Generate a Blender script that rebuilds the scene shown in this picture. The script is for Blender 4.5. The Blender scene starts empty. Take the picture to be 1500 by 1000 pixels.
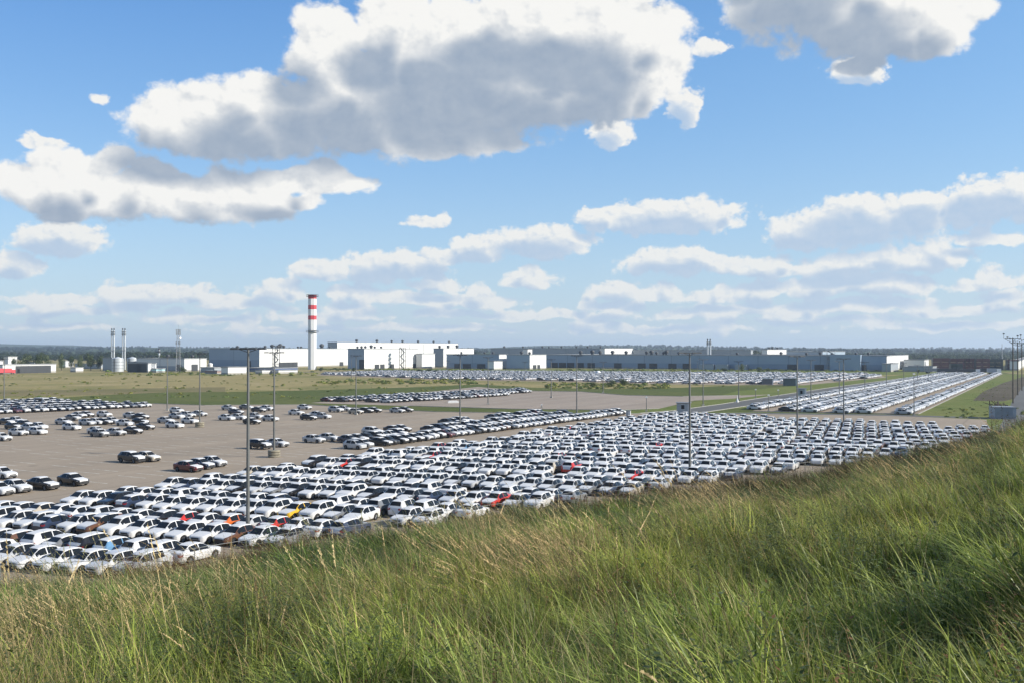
import bpy, bmesh, math, random
import numpy as np
from mathutils import Vector, Matrix

random.seed(7)
RNG = np.random.default_rng(7)
scene = bpy.context.scene
COL = scene.collection
rad = math.radians

# ------------------------------------------------------------------ camera
F = 1400.0                      # focal length in photo pixels (photo 1500 x 1000)
CAM_H = 15.7
PITCH = math.atan(12.0 / F)     # horizon lies 12 px under the middle
cam_d = bpy.data.cameras.new('camera')
cam_d.sensor_width = 36.0
cam_d.lens = 36.0 * F / 1500.0
cam_d.clip_start = 0.1
cam_d.clip_end = 40000.0
cam = bpy.data.objects.new('camera', cam_d)
cam.location = (0, 0, CAM_H)
cam.rotation_euler = (math.pi / 2 + PITCH, 0, 0)
COL.objects.link(cam)
scene.camera = cam

# ------------------------------------------------------------------ sun
SUN_EL = rad(27)
SUN_AZ = rad(101)               # clockwise from the viewing direction (+Y)
SUN = Vector((math.sin(SUN_AZ) * math.cos(SUN_EL), math.cos(SUN_AZ) * math.cos(SUN_EL), math.sin(SUN_EL)))
sun_d = bpy.data.lights.new('sun', 'SUN')
sun_d.energy = 5.0
sun_d.angle = rad(0.53)
sun_d.color = (1.0, 0.94, 0.84)
sun = bpy.data.objects.new('sun', sun_d)
sun.rotation_euler = (-SUN).to_track_quat('-Z', 'Y').to_euler()
sun.location = (0, 0, 200)
COL.objects.link(sun)

scene.view_settings.view_transform = 'Standard'
scene.view_settings.look = 'None'
scene.view_settings.gamma = 1.0
EXPO = 0.5                      # the camera exposed for the shaded faces of the cars
scene.view_settings.exposure = EXPO
scene.view_settings.use_curve_mapping = False
scene.render.engine = 'CYCLES'
scene.cycles.max_bounces = 5
scene.cycles.diffuse_bounces = 3
scene.cycles.glossy_bounces = 2
scene.cycles.transmission_bounces = 3
scene.cycles.transparent_max_bounces = 8
scene.cycles.volume_bounces = 0
scene.cycles.caustics_reflective = False
scene.cycles.caustics_refractive = False
scene.cycles.use_denoising = True

# ------------------------------------------------------------------ node helpers
class NT:
    def __init__(self, tree): self.t = tree
    def n(self, typ, **kw):
        nd = self.t.nodes.new(typ)
        for k, v in kw.items(): setattr(nd, k, v)
        return nd
    def link(self, a, b): self.t.links.new(a, b)
    def put(self, sock, v):
        if isinstance(v, bpy.types.NodeSocket): self.t.links.new(v, sock)
        else: sock.default_value = v
    def m(self, op, a, b=0.0, c=None, clamp=False):
        nd = self.t.nodes.new('ShaderNodeMath'); nd.operation = op; nd.use_clamp = clamp
        self.put(nd.inputs[0], a); self.put(nd.inputs[1], b)
        if c is not None: self.put(nd.inputs[2], c)
        return nd.outputs[0]
    def v(self, op, a, b=None, s=None):
        nd = self.t.nodes.new('ShaderNodeVectorMath'); nd.operation = op
        self.put(nd.inputs[0], a)
        if b is not None: self.put(nd.inputs[1], b)
        if s is not None: self.put(nd.inputs['Scale'], s)
        return nd.outputs['Value'] if op in ('LENGTH', 'DOT_PRODUCT', 'DISTANCE') else nd.outputs[0]
    def mix(self, f, a, b, typ='RGBA', blend='MIX'):
        nd = self.t.nodes.new('ShaderNodeMix'); nd.data_type = typ
        if typ == 'RGBA':
            nd.blend_type = blend
            self.put(nd.inputs[0], f)
            self.put(nd.inputs[6], a); self.put(nd.inputs[7], b); return nd.outputs[2]
        self.put(nd.inputs[0], f); self.put(nd.inputs[2], a); self.put(nd.inputs[3], b); return nd.outputs[0]
    def mr(self, x, a, b, c=0.0, d=1.0, smooth=False):
        nd = self.t.nodes.new('ShaderNodeMapRange')
        nd.interpolation_type = 'SMOOTHSTEP' if smooth else 'LINEAR'
        self.put(nd.inputs[0], x)
        for i, v in zip((1, 2, 3, 4), (a, b, c, d)): self.put(nd.inputs[i], v)
        return nd.outputs[0]
    def noise(self, vec, scale, detail=4.0, rough=0.55, dist=0.0, lac=2.0, dim='3D'):
        nd = self.t.nodes.new('ShaderNodeTexNoise'); nd.noise_dimensions = dim
        if vec is not None: self.put(nd.inputs['Vector'], vec)
        nd.inputs['Scale'].default_value = scale
        nd.inputs['Detail'].default_value = detail
        nd.inputs['Roughness'].default_value = rough
        nd.inputs['Lacunarity'].default_value = lac
        nd.inputs['Distortion'].default_value = dist
        return nd.outputs['Fac']

def c4(c): return (c[0], c[1], c[2], 1.0)

# ------------------------------------------------------------------ world: sky and clouds
world = bpy.data.worlds.new('World'); scene.world = world
world.use_nodes = True
wt = world.node_tree; wt.nodes.clear(); W = NT(wt)

def azel(px, py):
    az = math.atan((px - 750) / F)
    return az, math.atan((512 - py) / F * math.cos(az))
BIG = [(290,195,112,62,34),(395,170,120,56,60),(520,155,150,95,72),(470,70,62,62,60),(580,40,80,45,60),(690,110,190,120,105),
       (660,50,80,40,50),(760,30,110,45,60),(850,40,120,60,60),(915,60,78,75,75),(800,130,130,80,60),(905,110,90,70,60),(975,95,32,42,50),
       (640,205,150,40,22),
       (1190,-35,150,90,92),(1290,0,150,60,80),(1350,30,90,60,58),(1410,15,55,45,30),(1262,100,46,18,18),
       (100,280,90,50,42),(40,265,90,28,30),(135,258,58,34,40),(230,286,118,36,40),(340,288,118,32,36),(440,266,104,22,26),(450,298,40,14,14),
]
LOW = [(60,213,42,12,9),(142,147,18,10,9),(1003,155,28,34,30),(893,194,36,26,22),(1262,100,52,18,20),(1040,70,30,16,14),(85,352,78,28,28),(20,388,48,22,20),(622,326,40,12,9),
       (470,400,52,22,12),(570,395,95,30,22),(640,385,40,22,12),(700,368,48,28,20),(790,358,85,34,26),(870,322,32,20,20),(930,325,60,20,22),(985,325,120,36,20),(990,382,92,22,24),(1060,390,45,18,12),
       (1180,345,62,30,24),(1260,325,110,40,42),(1350,310,60,30,40),(1440,300,70,42,36),(1490,290,60,36,30),(1120,395,70,20,16),(1250,388,110,20,18),(1360,380,88,18,16),(1450,350,90,12,10),
       (780,414,46,18,12),(235,434,112,18,14),(85,440,95,9,8),(405,430,52,22,12),(1290,420,110,20,14),(1210,425,80,22,12),(1040,435,90,12,10),(900,425,50,20,14),
       (960,432,70,14,10),(600,440,100,14,10),(700,442,70,16,12),(1440,418,100,12,9),(1150,455,190,12,8),(800,462,160,10,8),(480,465,120,10,7),(1400,455,110,10,8),(280,470,120,10,7),(1380,478,160,8,6),(600,482,200,8,6),(970,484,200,8,6),
       (90,455,130,9,7),(180,450,60,10,8),(350,450,80,9,7),(530,455,60,12,8),(660,460,90,9,7),(900,450,60,12,9),(1010,462,90,9,7),(1240,448,70,14,10),(1330,445,60,12,8),(1480,440,60,14,9),(1200,470,150,8,6),(870,478,90,7,6),(60,480,120,7,5),(400,484,120,6,5),(1120,425,50,16,10),(640,420,60,12,9),(520,428,46,14,9),(330,438,50,10,8)]
rb = random.Random(12)
def billows(lst, lo, hi, k0, k1):
    out = list(lst)
    for (cx, cy, rx, ru, rd) in lst:
        if rx < 38: continue
        for _ in range(rb.randint(k0, k1)):
            t = rb.uniform(-.75, .8); s = rb.uniform(lo, hi) * min(1.6, .6 + rx / 160)
            out.append((cx + t * rx, cy - ru * math.sqrt(1 - t * t) * rb.uniform(.45, .8), s * 1.15, s * rb.uniform(.8, 1.15), s * .7))
    return out
BIG = billows(BIG, 18, 34, 1, 1); LOW = billows(LOW, 11, 19, 1, 1)
tc = W.n('ShaderNodeTexCoord')
sep = W.n('ShaderNodeSeparateXYZ'); W.link(tc.outputs['Generated'], sep.inputs[0])
az = W.m('ARCTAN2', sep.outputs[0], sep.outputs[1])
el = W.m('ARCSINE', sep.outputs[2])
cmb = W.n('ShaderNodeCombineXYZ'); W.link(az, cmb.inputs[0]); W.link(el, cmb.inputs[1])
P = cmb.outputs[0]

def lobe(b):
    cx, cy, rx, ru, rd = b
    a, e = azel(cx, cy); k = math.cos(a) ** 2
    return a, e, rx / F * k, ru / F, rd / F
UG = {}
def union_group(lobes, ref=75.0):
    key = tuple(lobes)
    if key in UG: return UG[key]
    g = bpy.data.node_groups.new('cloud_lobes', 'ShaderNodeTree')
    g.interface.new_socket('Vector', in_out='INPUT', socket_type='NodeSocketVector')
    g.interface.new_socket('D', in_out='OUTPUT', socket_type='NodeSocketFloat')
    N = NT(g); gi = N.n('NodeGroupInput'); go = N.n('NodeGroupOutput'); vec = gi.outputs[0]; acc = None
    for (a, e, rx, ru, rd) in lobes:
        d = N.v('SUBTRACT', vec, (a, e, 0))
        l = N.v('LENGTH', N.v('MAXIMUM', N.v('MULTIPLY', d, (1 / rx, 1 / ru, 0)), N.v('MULTIPLY', d, (-1 / rx, -1 / rd, 0))))
        q = min(1.0, (min(rx, ru + rd) * F / ref) ** .55)
        f = N.m('MULTIPLY_ADD', l, -q, q)
        if acc is None: acc = f
        else:
            nd = N.n('ShaderNodeMath', operation='SMOOTH_MAX'); N.put(nd.inputs[0], acc); N.put(nd.inputs[1], f)
            nd.inputs[2].default_value = 0.12; acc = nd.outputs[0]
    N.link(acc, go.inputs[0]); UG[key] = g
    return g
class Kind:
    """one kind of cumulus: noise fields shared by all sky regions"""
    def __init__(self, fine, amp_w, thr, offs, seed, namp, k, ref):
        self.ref = ref
        self.thr, self.offs, self.k = thr, offs, k
        self.w0, self.n0 = self.fields(P, fine, amp_w, seed, namp)
        self.w1, self.n1 = self.fields(W.v('ADD', P, offs[0]), fine, amp_w, seed, namp)
        self.w2 = W.v('ADD', self.w0, offs[2])
    def fields(self, vec, fine, amp_w, seed, namp):
        st = W.v('MULTIPLY', W.v('ADD', vec, (seed, seed * .7, 0)), (1.0, 1.3, 0))
        wn = W.n('ShaderNodeTexNoise'); wn.noise_dimensions = '2D'; W.put(wn.inputs['Vector'], st); wn.inputs['Scale'].default_value = fine * .5
        wn.inputs['Detail'].default_value = 3; wn.inputs['Roughness'].default_value = .6
        wv = W.v('SUBTRACT', wn.outputs['Color'], (.5, .5, .5))
        warped = W.v('ADD', vec, W.v('MULTIPLY', wv, (amp_w, .7 * amp_w, 0)))
        vo = W.n('ShaderNodeTexVoronoi'); vo.voronoi_dimensions = '2D'; vo.feature = 'F1'
        W.put(vo.inputs['Vector'], W.v('ADD', st, W.v('SCALE', wv, s=amp_w)))
        vo.inputs['Scale'].default_value = fine * 1.6; vo.inputs['Detail'].default_value = 2.6
        vo.inputs['Roughness'].default_value = .5; vo.inputs['Lacunarity'].default_value = 2.3; vo.normalize = True
        bil = W.m('MULTIPLY', W.m('SUBTRACT', .40, vo.outputs['Distance']), 1.25)
        fn = W.m('SUBTRACT', W.noise(st, fine * 1.3, 7, .66, dim='2D'), .5)
        return warped, W.m('ADD', W.m('MULTIPLY', bil, namp), W.m('MULTIPLY', fn, namp * 1.25))
    def vecs(self): return [self.w0, self.w2, self.n0, self.n1]
    def cloud(self, N, S, lobes=None, generic=None):
        """N: node helper of the region's group, S: its six input sockets"""
        w0, w2, n0, n1 = S
        if lobes is not None:
            D = []
            for v in (w0, w2):
                nd = N.n('ShaderNodeGroup'); nd.node_tree = union_group(lobes, self.ref); N.link(v, nd.inputs[0]); D.append(nd.outputs[0])
            D0, D2 = D
        else:
            def gen(v): return N.m('SUBTRACT', N.m('MULTIPLY', N.noise(N.v('MULTIPLY', v, (1, 2.2, 0)), 4.0, 2, .5, dim='2D'), 3.2), generic)
            D0, D2 = gen(w0), gen(w2)
        k = self.k
        h0 = N.m('ADD', D0, n0); h1 = N.m('ADD', D2, n1)
        alpha = N.mr(h0, *self.thr, smooth=True)
        mass = N.m('ADD', N.m('MULTIPLY', N.m('MAXIMUM', D2, -.02), k[2]), N.m('MULTIPLY', N.m('MAXIMUM', D0, -.05), k[3]))
        mass = N.mr(mass, -.05, k[4], 0.0, 1.0, smooth=True)
        relief = N.m('MULTIPLY', N.m('MULTIPLY', N.m('SUBTRACT', n0, n1), k[0]), N.m('MULTIPLY_ADD', mass, -.85, 1.0))
        L = N.m('SUBTRACT', N.m('ADD', k[1], relief), N.m('MULTIPLY', mass, k[5]))
        return alpha, N.mr(L, 0.0, 1.0)

KB = Kind(14.0, .046, (.00, .24), ((.007, .009, 0), (0, 0, 0), (.028, .036, 0)), 3.1, .60, (1.7, 1.10, 2.6, .15, 1.7, .98), 72.0)
KL = Kind(30.0, .022, (.05, .32), ((.0035, .004, 0), (0, 0, 0), (.007, .0135, 0)), 8.3, .62, (2.0, 1.06, 2.3, .1, 1.25, .96), 40.0)

sky = W.n('ShaderNodeTexSky'); sky.sky_type = 'NISHITA'; sky.sun_disc = False
sky.sun_elevation = SUN_EL; sky.sun_rotation = SUN_AZ
sky.altitude = 150; sky.air_density = 1.0; sky.dust_density = 0.6; sky.ozone_density = 3.0
SKY_S = 0.106
hz = W.m('POWER', W.mr(el, 0.0, .26, 1.0, 0.0), 2.1)       # clouds sink into the haze of the horizon
def cc(r, g, b):
    k = SKY_S * 2 ** EXPO
    return (r / k, g / k, b / k, 1)
haze_c = cc(.58, .68, .76)
base = W.mix(W.m('MULTIPLY', hz, .80), W.mix(W.mr(el, .30, .9, .54, .08), sky.outputs[0], W.mix(W.mr(el, .05, .34), cc(.40, .70, 1.0), W.mix(W.mr(az, -.5, .5), cc(.10, .36, .88), cc(.20, .50, .97)))), haze_c)
hzL = W.m('MULTIPLY', hz, .40)
def region(big, low, generic=False):
    g = bpy.data.node_groups.new('sky_region', 'ShaderNodeTree')
    def inp(n, t): g.interface.new_socket(n, in_out='INPUT', socket_type=t)
    inp('base', 'NodeSocketColor'); inp('haze', 'NodeSocketFloat'); inp('cover', 'NodeSocketFloat')
    useB, useL = bool(big) or generic, bool(low)
    for nm, u in (('B', useB), ('L', useL)):
        if u:
            for i in range(2): inp('%sw%d' % (nm, i), 'NodeSocketVector')
            for i in range(2): inp('%sn%d' % (nm, i), 'NodeSocketFloat')
    g.interface.new_socket('Shader', in_out='OUTPUT', socket_type='NodeSocketShader')
    N = NT(g); gi = N.n('NodeGroupInput'); go = N.n('NodeGroupOutput'); O = gi.outputs
    col = O[0]; o_ = 3 + (4 if useB else 0)
    if useL:
        a_, l_ = KL.cloud(N, list(O)[o_:o_ + 4], [lobe(x) for x in low])
        c_ = N.mix(O[1], N.mix(l_, cc(.44, .58, .77), cc(.93, .92, .885)), haze_c)
        col = N.mix(N.m('MULTIPLY', a_, .97), col, c_)
    if useB:
        a_, l_ = KB.cloud(N, list(O)[3:7], [lobe(x) for x in big]) if not generic else KB.cloud(N, list(O)[3:7], None, O[2])
        col = N.mix(a_, col, N.mix(l_, cc(.30, .385, .51), cc(.94, .935, .91)))
    b_ = N.n('ShaderNodeBackground'); N.link(col, b_.inputs[0]); b_.inputs[1].default_value = SKY_S; N.link(b_.outputs[0], go.inputs[0])
    nd = W.n('ShaderNodeGroup'); nd.node_tree = g
    ins = [base, hzL, COVER] + (KB.vecs() if useB else []) + (KL.vecs() if useL else [])
    for i, s_ in enumerate(ins): W.link(s_, nd.inputs[i])
    return nd.outputs[0]
def near(b, az0, az1, el0, el1, sc, wx):
    a, e, rx, ru, rd = lobe(b); m = 1.5
    return a + rx * m + wx > az0 and a - rx * m - wx < az1 and e + ru * m + wx + .02 > el0 and e - rd * m - wx - sc < el1
def pick_shader(fac, a, b_):
    ms = W.n('ShaderNodeMixShader'); W.link(fac, ms.inputs[0]); W.link(a, ms.inputs[1]); W.link(b_, ms.inputs[2]); return ms.outputs[0]
def columns(el0, el1, edges, useB, useL):
    def rec(i, j):
        if j - i == 1:
            big = [x for x in BIG if near(x, edges[i], edges[j], el0, el1, .075, .03)] if useB else []
            low = [x for x in LOW if near(x, edges[i], edges[j], el0, el1, .035, .015)] if useL else []
            return region(big, low)
        k = (i + j) // 2
        return pick_shader(W.m('GREATER_THAN', az, edges[k]), rec(i, k), rec(k, j))
    return rec(0, len(edges) - 1)
fade = W.mr(W.m('ABSOLUTE', az), .60, .85, 1.0, 0.0)
fade = W.m('MULTIPLY', fade, W.mr(el, .44, .62, 1.0, 0.0))
COVER = W.m('ADD', 2.05, W.m('MULTIPLY', fade, 1.2))      # out of the frame the same broken cumulus goes on
EDG = [-.62, -.44, -.32, -.20, -.08, .04, .16, .28, .40, .62]
E1, E2 = .112, .20
lowband = columns(-.1, E1, EDG, False, True)
midband = columns(E1, E2, EDG, True, True)
hiband = columns(E2, .45, EDG, True, True)
front = pick_shader(W.m('GREATER_THAN', el, E1), lowband, pick_shader(W.m('GREATER_THAN', el, E2), midband, hiband))
rest = region([], [], generic=True)
isf = W.m('MULTIPLY', W.m('LESS_THAN', W.m('ABSOLUTE', az), .60), W.m('LESS_THAN', el, .44))
allsky = pick_shader(isf, rest, front)
gb = W.n('ShaderNodeBackground'); gb.inputs[0].default_value = (.10, .12, .09, 1); gb.inputs[1].default_value = 1.0
out_ = pick_shader(W.m('GREATER_THAN', el, -.012), gb.outputs[0], allsky)
wo = W.n('ShaderNodeOutputWorld'); W.link(out_, wo.inputs[0])
world.cycles.sampling_method = 'MANUAL'; world.cycles.sample_map_resolution = 512

# ------------------------------------------------------------------ geometry helpers
SA, CA = math.sin(PITCH), math.cos(PITCH)
def ray(px, py):
    u = (px - 750) / F; v = (500 - py) / F
    return u, CA - v * SA, v * CA + SA
def G(px, py, z=0.0):
    u, y, w = ray(px, py)
    t = (z - CAM_H) / w
    return Vector((u * t, y * t, z))
def zat(Y, py):
    """height of a point seen on picture row py at distance Y"""
    u, y, w = ray(750, py); return CAM_H + Y * w / y
def proj(p):
    dx, dy, dz = p[0], p[1], p[2] - CAM_H
    yy = dy * CA + dz * SA; zz = -dy * SA + dz * CA
    if yy <= .1: return (-9999, -9999)
    return 750 + F * dx / yy, 500 - F * zz / yy

AZ_A = math.atan(790 / F)
DA = Vector((math.sin(AZ_A), math.cos(AZ_A), 0)); DE = Vector((math.cos(AZ_A), -math.sin(AZ_A), 0))
AZ_C = math.atan(435 / F)
DC = Vector((math.sin(AZ_C), math.cos(AZ_C), 0)); DD = Vector((math.cos(AZ_C), -math.sin(AZ_C), 0))

MATS = {}
def mat(name, col, rough=.7, metal=0.0, var=.0, vscale=1.0, spec=.5, coat=0.0, bump=0.0, bscale=20, col2=None, coords='Object', detail=4):
    if name in MATS: return MATS[name]
    m = bpy.data.materials.new(name); m.use_nodes = True
    N = NT(m.node_tree); b = m.node_tree.nodes['Principled BSDF']
    b.inputs['Roughness'].default_value = rough; b.inputs['Metallic'].default_value = metal
    b.inputs['Specular IOR Level'].default_value = spec
    b.inputs['Coat Weight'].default_value = coat
    b.inputs['Base Color'].default_value = c4(col)
    if var > 0 or col2:
        t = N.n('ShaderNodeTexCoord')
        f = N.noise(t.outputs[coords], vscale, detail, .6)
        c2 = col2 or tuple(x * (1 - var) for x in col)
        N.link(N.mix(N.mr(f, .35, .68), c4(col), c4(c2)), b.inputs['Base Color'])
    if bump > 0:
        t = N.n('ShaderNodeTexCoord'); bp = N.n('ShaderNodeBump')
        bp.inputs['Strength'].default_value = bump; N.link(N.noise(t.outputs[coords], bscale, 4), bp.inputs['Height'])
        N.link(bp.outputs[0], b.inputs['Normal'])
    MATS[name] = m
    return m

def tag(o, label=None, cat=None, group=None, kind=None):
    if label: o['label'] = label
    if cat: o['category'] = cat
    if group: o['group'] = group
    if kind: o['kind'] = kind
    return o
def empty(name, loc=(0, 0, 0), rz=0.0, label=None, cat=None, group=None):
    o = bpy.data.objects.new(name, None); COL.objects.link(o)
    o.location = loc; o.rotation_euler = (0, 0, rz); o.empty_display_size = .5
    return tag(o, label, cat, group)

class MB:
    """collects shapes in one mesh"""
    def __init__(self): self.v = []; self.f = []; self.mi = []; self.sm = []
    def add(self, vs, fs, mi=0, smooth=False):
        b = len(self.v); self.v += [tuple(x) for x in vs]
        for f in fs: self.f.append(tuple(b + i for i in f)); self.mi.append(mi); self.sm.append(smooth)
        return self
    def box(self, x0, x1, y0, y1, z0, z1, mi=0):
        vs = [(x, y, z) for z in (z0, z1) for y in (y0, y1) for x in (x0, x1)]
        return self.add(vs, [(0, 2, 3, 1), (4, 5, 7, 6), (0, 1, 5, 4), (2, 6, 7, 3), (0, 4, 6, 2), (1, 3, 7, 5)], mi)
    def tube(self, a, b, r0, r1=None, n=8, mi=0, caps=True, smooth=True):
        r1 = r0 if r1 is None else r1
        a = Vector(a); b = Vector(b); d = (b - a).normalized()
        x = d.orthogonal().normalized(); y = d.cross(x)
        vs = []
        for p, r in ((a, r0), (b, r1)):
            for i in range(n):
                t = 2 * math.pi * i / n; vs.append(p + x * math.cos(t) * r + y * math.sin(t) * r)
        self.add(vs, [(i, (i + 1) % n, n + (i + 1) % n, n + i) for i in range(n)], mi, smooth)
        if caps:
            self.add(vs[:n], [tuple(range(n - 1, -1, -1))], mi); self.add(vs[n:], [tuple(range(n))], mi)
        return self
    def ring(self, prof, n=16, mi=0, smooth=True, c=(0, 0, 0)):
        """lathe about z through c; prof = [(r, z)]"""
        vs = []
        for r, z in prof:
            for i in range(n):
                t = 2 * math.pi * i / n; vs.append((c[0] + r * math.cos(t), c[1] + r * math.sin(t), c[2] + z))
        fs = [(j * n + i, j * n + (i + 1) % n, (j + 1) * n + (i + 1) % n, (j + 1) * n + i) for j in range(len(prof) - 1) for i in range(n)]
        self.add(vs, fs, mi, smooth)
        if prof[-1][0] > 1e-4: self.add(vs[-n:], [tuple(range(n))], mi)
        return self
    def poly(self, pts, z0, z1=None, mi=0):
        n = len(pts)
        if z1 is None:
            return self.add([(p[0], p[1], z0) for p in pts], [tuple(range(n))], mi)
        vs = [(p[0], p[1], z0) for p in pts] + [(p[0], p[1], z1) for p in pts]
        return self.add(vs, [tuple(range(n, 2 * n))] + [(i, (i + 1) % n, n + (i + 1) % n, n + i) for i in range(n)], mi)
    def mesh(self, name, mats):
        me = bpy.data.meshes.new(name)
        me.from_pydata(self.v, [], self.f)
        for m in (mats if isinstance(mats, (list, tuple)) else [mats]): me.materials.append(m)
        me.polygons.foreach_set('material_index', self.mi)
        me.polygons.foreach_set('use_smooth', self.sm)
        me.update(); return me
    def build(self, name, mats, parent=None, loc=None, rz=None):
        return link(self.mesh(name, mats), name, parent, loc, rz)
def link(me, name, parent=None, loc=None, rz=None):
    o = bpy.data.objects.new(name, me); COL.objects.link(o)
    if parent: o.parent = parent
    if loc is not None: o.location = loc
    if rz is not None: o.rotation_euler = (0, 0, rz)
    return o

ORD = ['zeroth', 'first', 'second', 'third', 'fourth', 'fifth', 'sixth', 'seventh', 'eighth', 'ninth', 'tenth', 'eleventh', 'twelfth',
       'thirteenth', 'fourteenth', 'fifteenth', 'sixteenth', 'seventeenth', 'eighteenth', 'nineteenth']
TENS = {20: ('twenty', 'twentieth'), 30: ('thirty', 'thirtieth'), 40: ('forty', 'fortieth'), 50: ('fifty', 'fiftieth'), 60: ('sixty', 'sixtieth')}
def ordinal(n):
    if n < 20: return ORD[n]
    t = n // 10 * 10
    return TENS[t][1] if n == t else TENS[t][0] + '-' + ORD[n - t]

# ------------------------------------------------------------------ instancing for what nobody could count
def source(mesh, name):
    return bpy.data.objects.new(name, mesh)          # never linked to the scene: only geometry nodes use it
def scatter(name, pts, rots, scales, idx, cols, sources, base_mat=None):
    """points with attributes -> one object whose geometry nodes put a source on each point"""
    n = len(pts)
    me = bpy.data.meshes.new(name)
    me.vertices.add(n)
    me.vertices.foreach_set('co', np.asarray(pts, dtype=np.float32).ravel())
    def att(nm, typ, arr, key='value'):
        a = me.attributes.new(nm, typ, 'POINT'); a.data.foreach_set(key, np.asarray(arr).ravel())
    att('rot', 'FLOAT_VECTOR', np.asarray(rots, dtype=np.float32), 'vector')
    att('scl', 'FLOAT_VECTOR', np.asarray(scales, dtype=np.float32), 'vector')
    att('pick', 'INT', np.asarray(idx, dtype=np.int32))
    att('tint', 'FLOAT_VECTOR', np.asarray(cols, dtype=np.float32), 'vector')
    ob = bpy.data.objects.new(name, me); COL.objects.link(ob); ob['kind'] = 'stuff'
    c = bpy.data.collections.new(name + ' sources')
    for k, s in enumerate(sources):
        s.name = '%02d %s' % (k, s.name); c.objects.link(s)
    g = bpy.data.node_groups.new(name + ' scatter', 'GeometryNodeTree')
    g.interface.new_socket('Geometry', in_out='INPUT', socket_type='NodeSocketGeometry')
    g.interface.new_socket('Geometry', in_out='OUTPUT', socket_type='NodeSocketGeometry')
    N = NT(g); gi = N.n('NodeGroupInput'); go = N.n('NodeGroupOutput')
    iop = N.n('GeometryNodeInstanceOnPoints'); ci = N.n('GeometryNodeCollectionInfo')
    ci.inputs['Collection'].default_value = c; ci.inputs['Separate Children'].default_value = True
    ci.inputs['Reset Children'].default_value = True
    def na(nm, typ):
        a = N.n('GeometryNodeInputNamedAttribute'); a.data_type = typ; a.inputs[0].default_value = nm
        return [s for s in a.outputs if s.enabled and s.name == 'Attribute'][0]
    N.link(gi.outputs[0], iop.inputs['Points']); N.link(ci.outputs[0], iop.inputs['Instance'])
    iop.inputs['Pick Instance'].default_value = True
    N.link(na('pick', 'INT'), iop.inputs['Instance Index'])
    N.link(na('rot', 'FLOAT_VECTOR'), iop.inputs['Rotation'])
    N.link(na('scl', 'FLOAT_VECTOR'), iop.inputs['Scale'])
    N.link(iop.outputs[0], go.inputs[0])
    md = ob.modifiers.new('scatter', 'NODES'); md.node_group = g
    return ob
# ================================================================== the setting: ground
def world_pos(N):
    g = N.n('ShaderNodeNewGeometry'); return g.outputs['Position']

def ground_mat(name, bands, fine=.5, bump=.4, bscale=2.0):
    """bands: list of (scale, colour a, colour b, lo, hi) mixed in turn"""
    m = bpy.data.materials.new(name); m.use_nodes = True
    N = NT(m.node_tree); b = m.node_tree.nodes['Principled BSDF']; b.inputs['Roughness'].default_value = .95
    b.inputs['Specular IOR Level'].default_value = .1
    p = world_pos(N); col = None
    for (sc, ca, cb, lo, hi) in bands:
        f = N.mr(N.noise(p, sc, 6, .6, .4), lo, hi, smooth=True)
        if col is None: col = N.mix(f, c4(ca), c4(cb))
        else: col = N.mix(N.m('MULTIPLY', f, 1.0), col, c4(cb))
    f2 = N.noise(p, fine, 5, .7)
    col = N.mix(N.mr(f2, .3, .75, 0, .55), col, c4(tuple(x * .35 for x in bands[0][1])))
    N.link(col, b.inputs['Base Color'])
    bp = N.n('ShaderNodeBump'); bp.inputs['Strength'].default_value = bump; bp.inputs['Distance'].default_value = .5
    N.link(N.noise(p, bscale, 5, .7), bp.inputs['Height']); N.link(bp.outputs[0], b.inputs['Normal'])
    MATS[name] = m; return m

M_MEADOW = ground_mat('meadow_grass', [(.010, (.33, .275, .125), (.20, .195, .07), .46, .64), (.03, None, (.40, .32, .17), .52, .68), (.06, None, (.13, .145, .05), .58, .72)], fine=.35)
M_LAWN = ground_mat('mown_grass', [(.02, (.15, .185, .048), (.19, .20, .065), .4, .62), (.08, None, (.10, .14, .033), .56, .7)], fine=.5)
M_DIRT = ground_mat('ploughed_earth', [(.03, (.10, .085, .06), (.135, .115, .08), .4, .6), (.09, None, (.10, .12, .04), .60, .7)], fine=.4)
M_DRY = ground_mat('dry_grass', [(.02, (.24, .20, .10), (.17, .16, .07), .4, .6)], fine=.5)
M_GREENFIELD = ground_mat('rough_green_grass', [(.02, (.10, .125, .036), (.13, .145, .045), .4, .62), (.07, None, (.16, .15, .06), .6, .7)], fine=.4)

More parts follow.
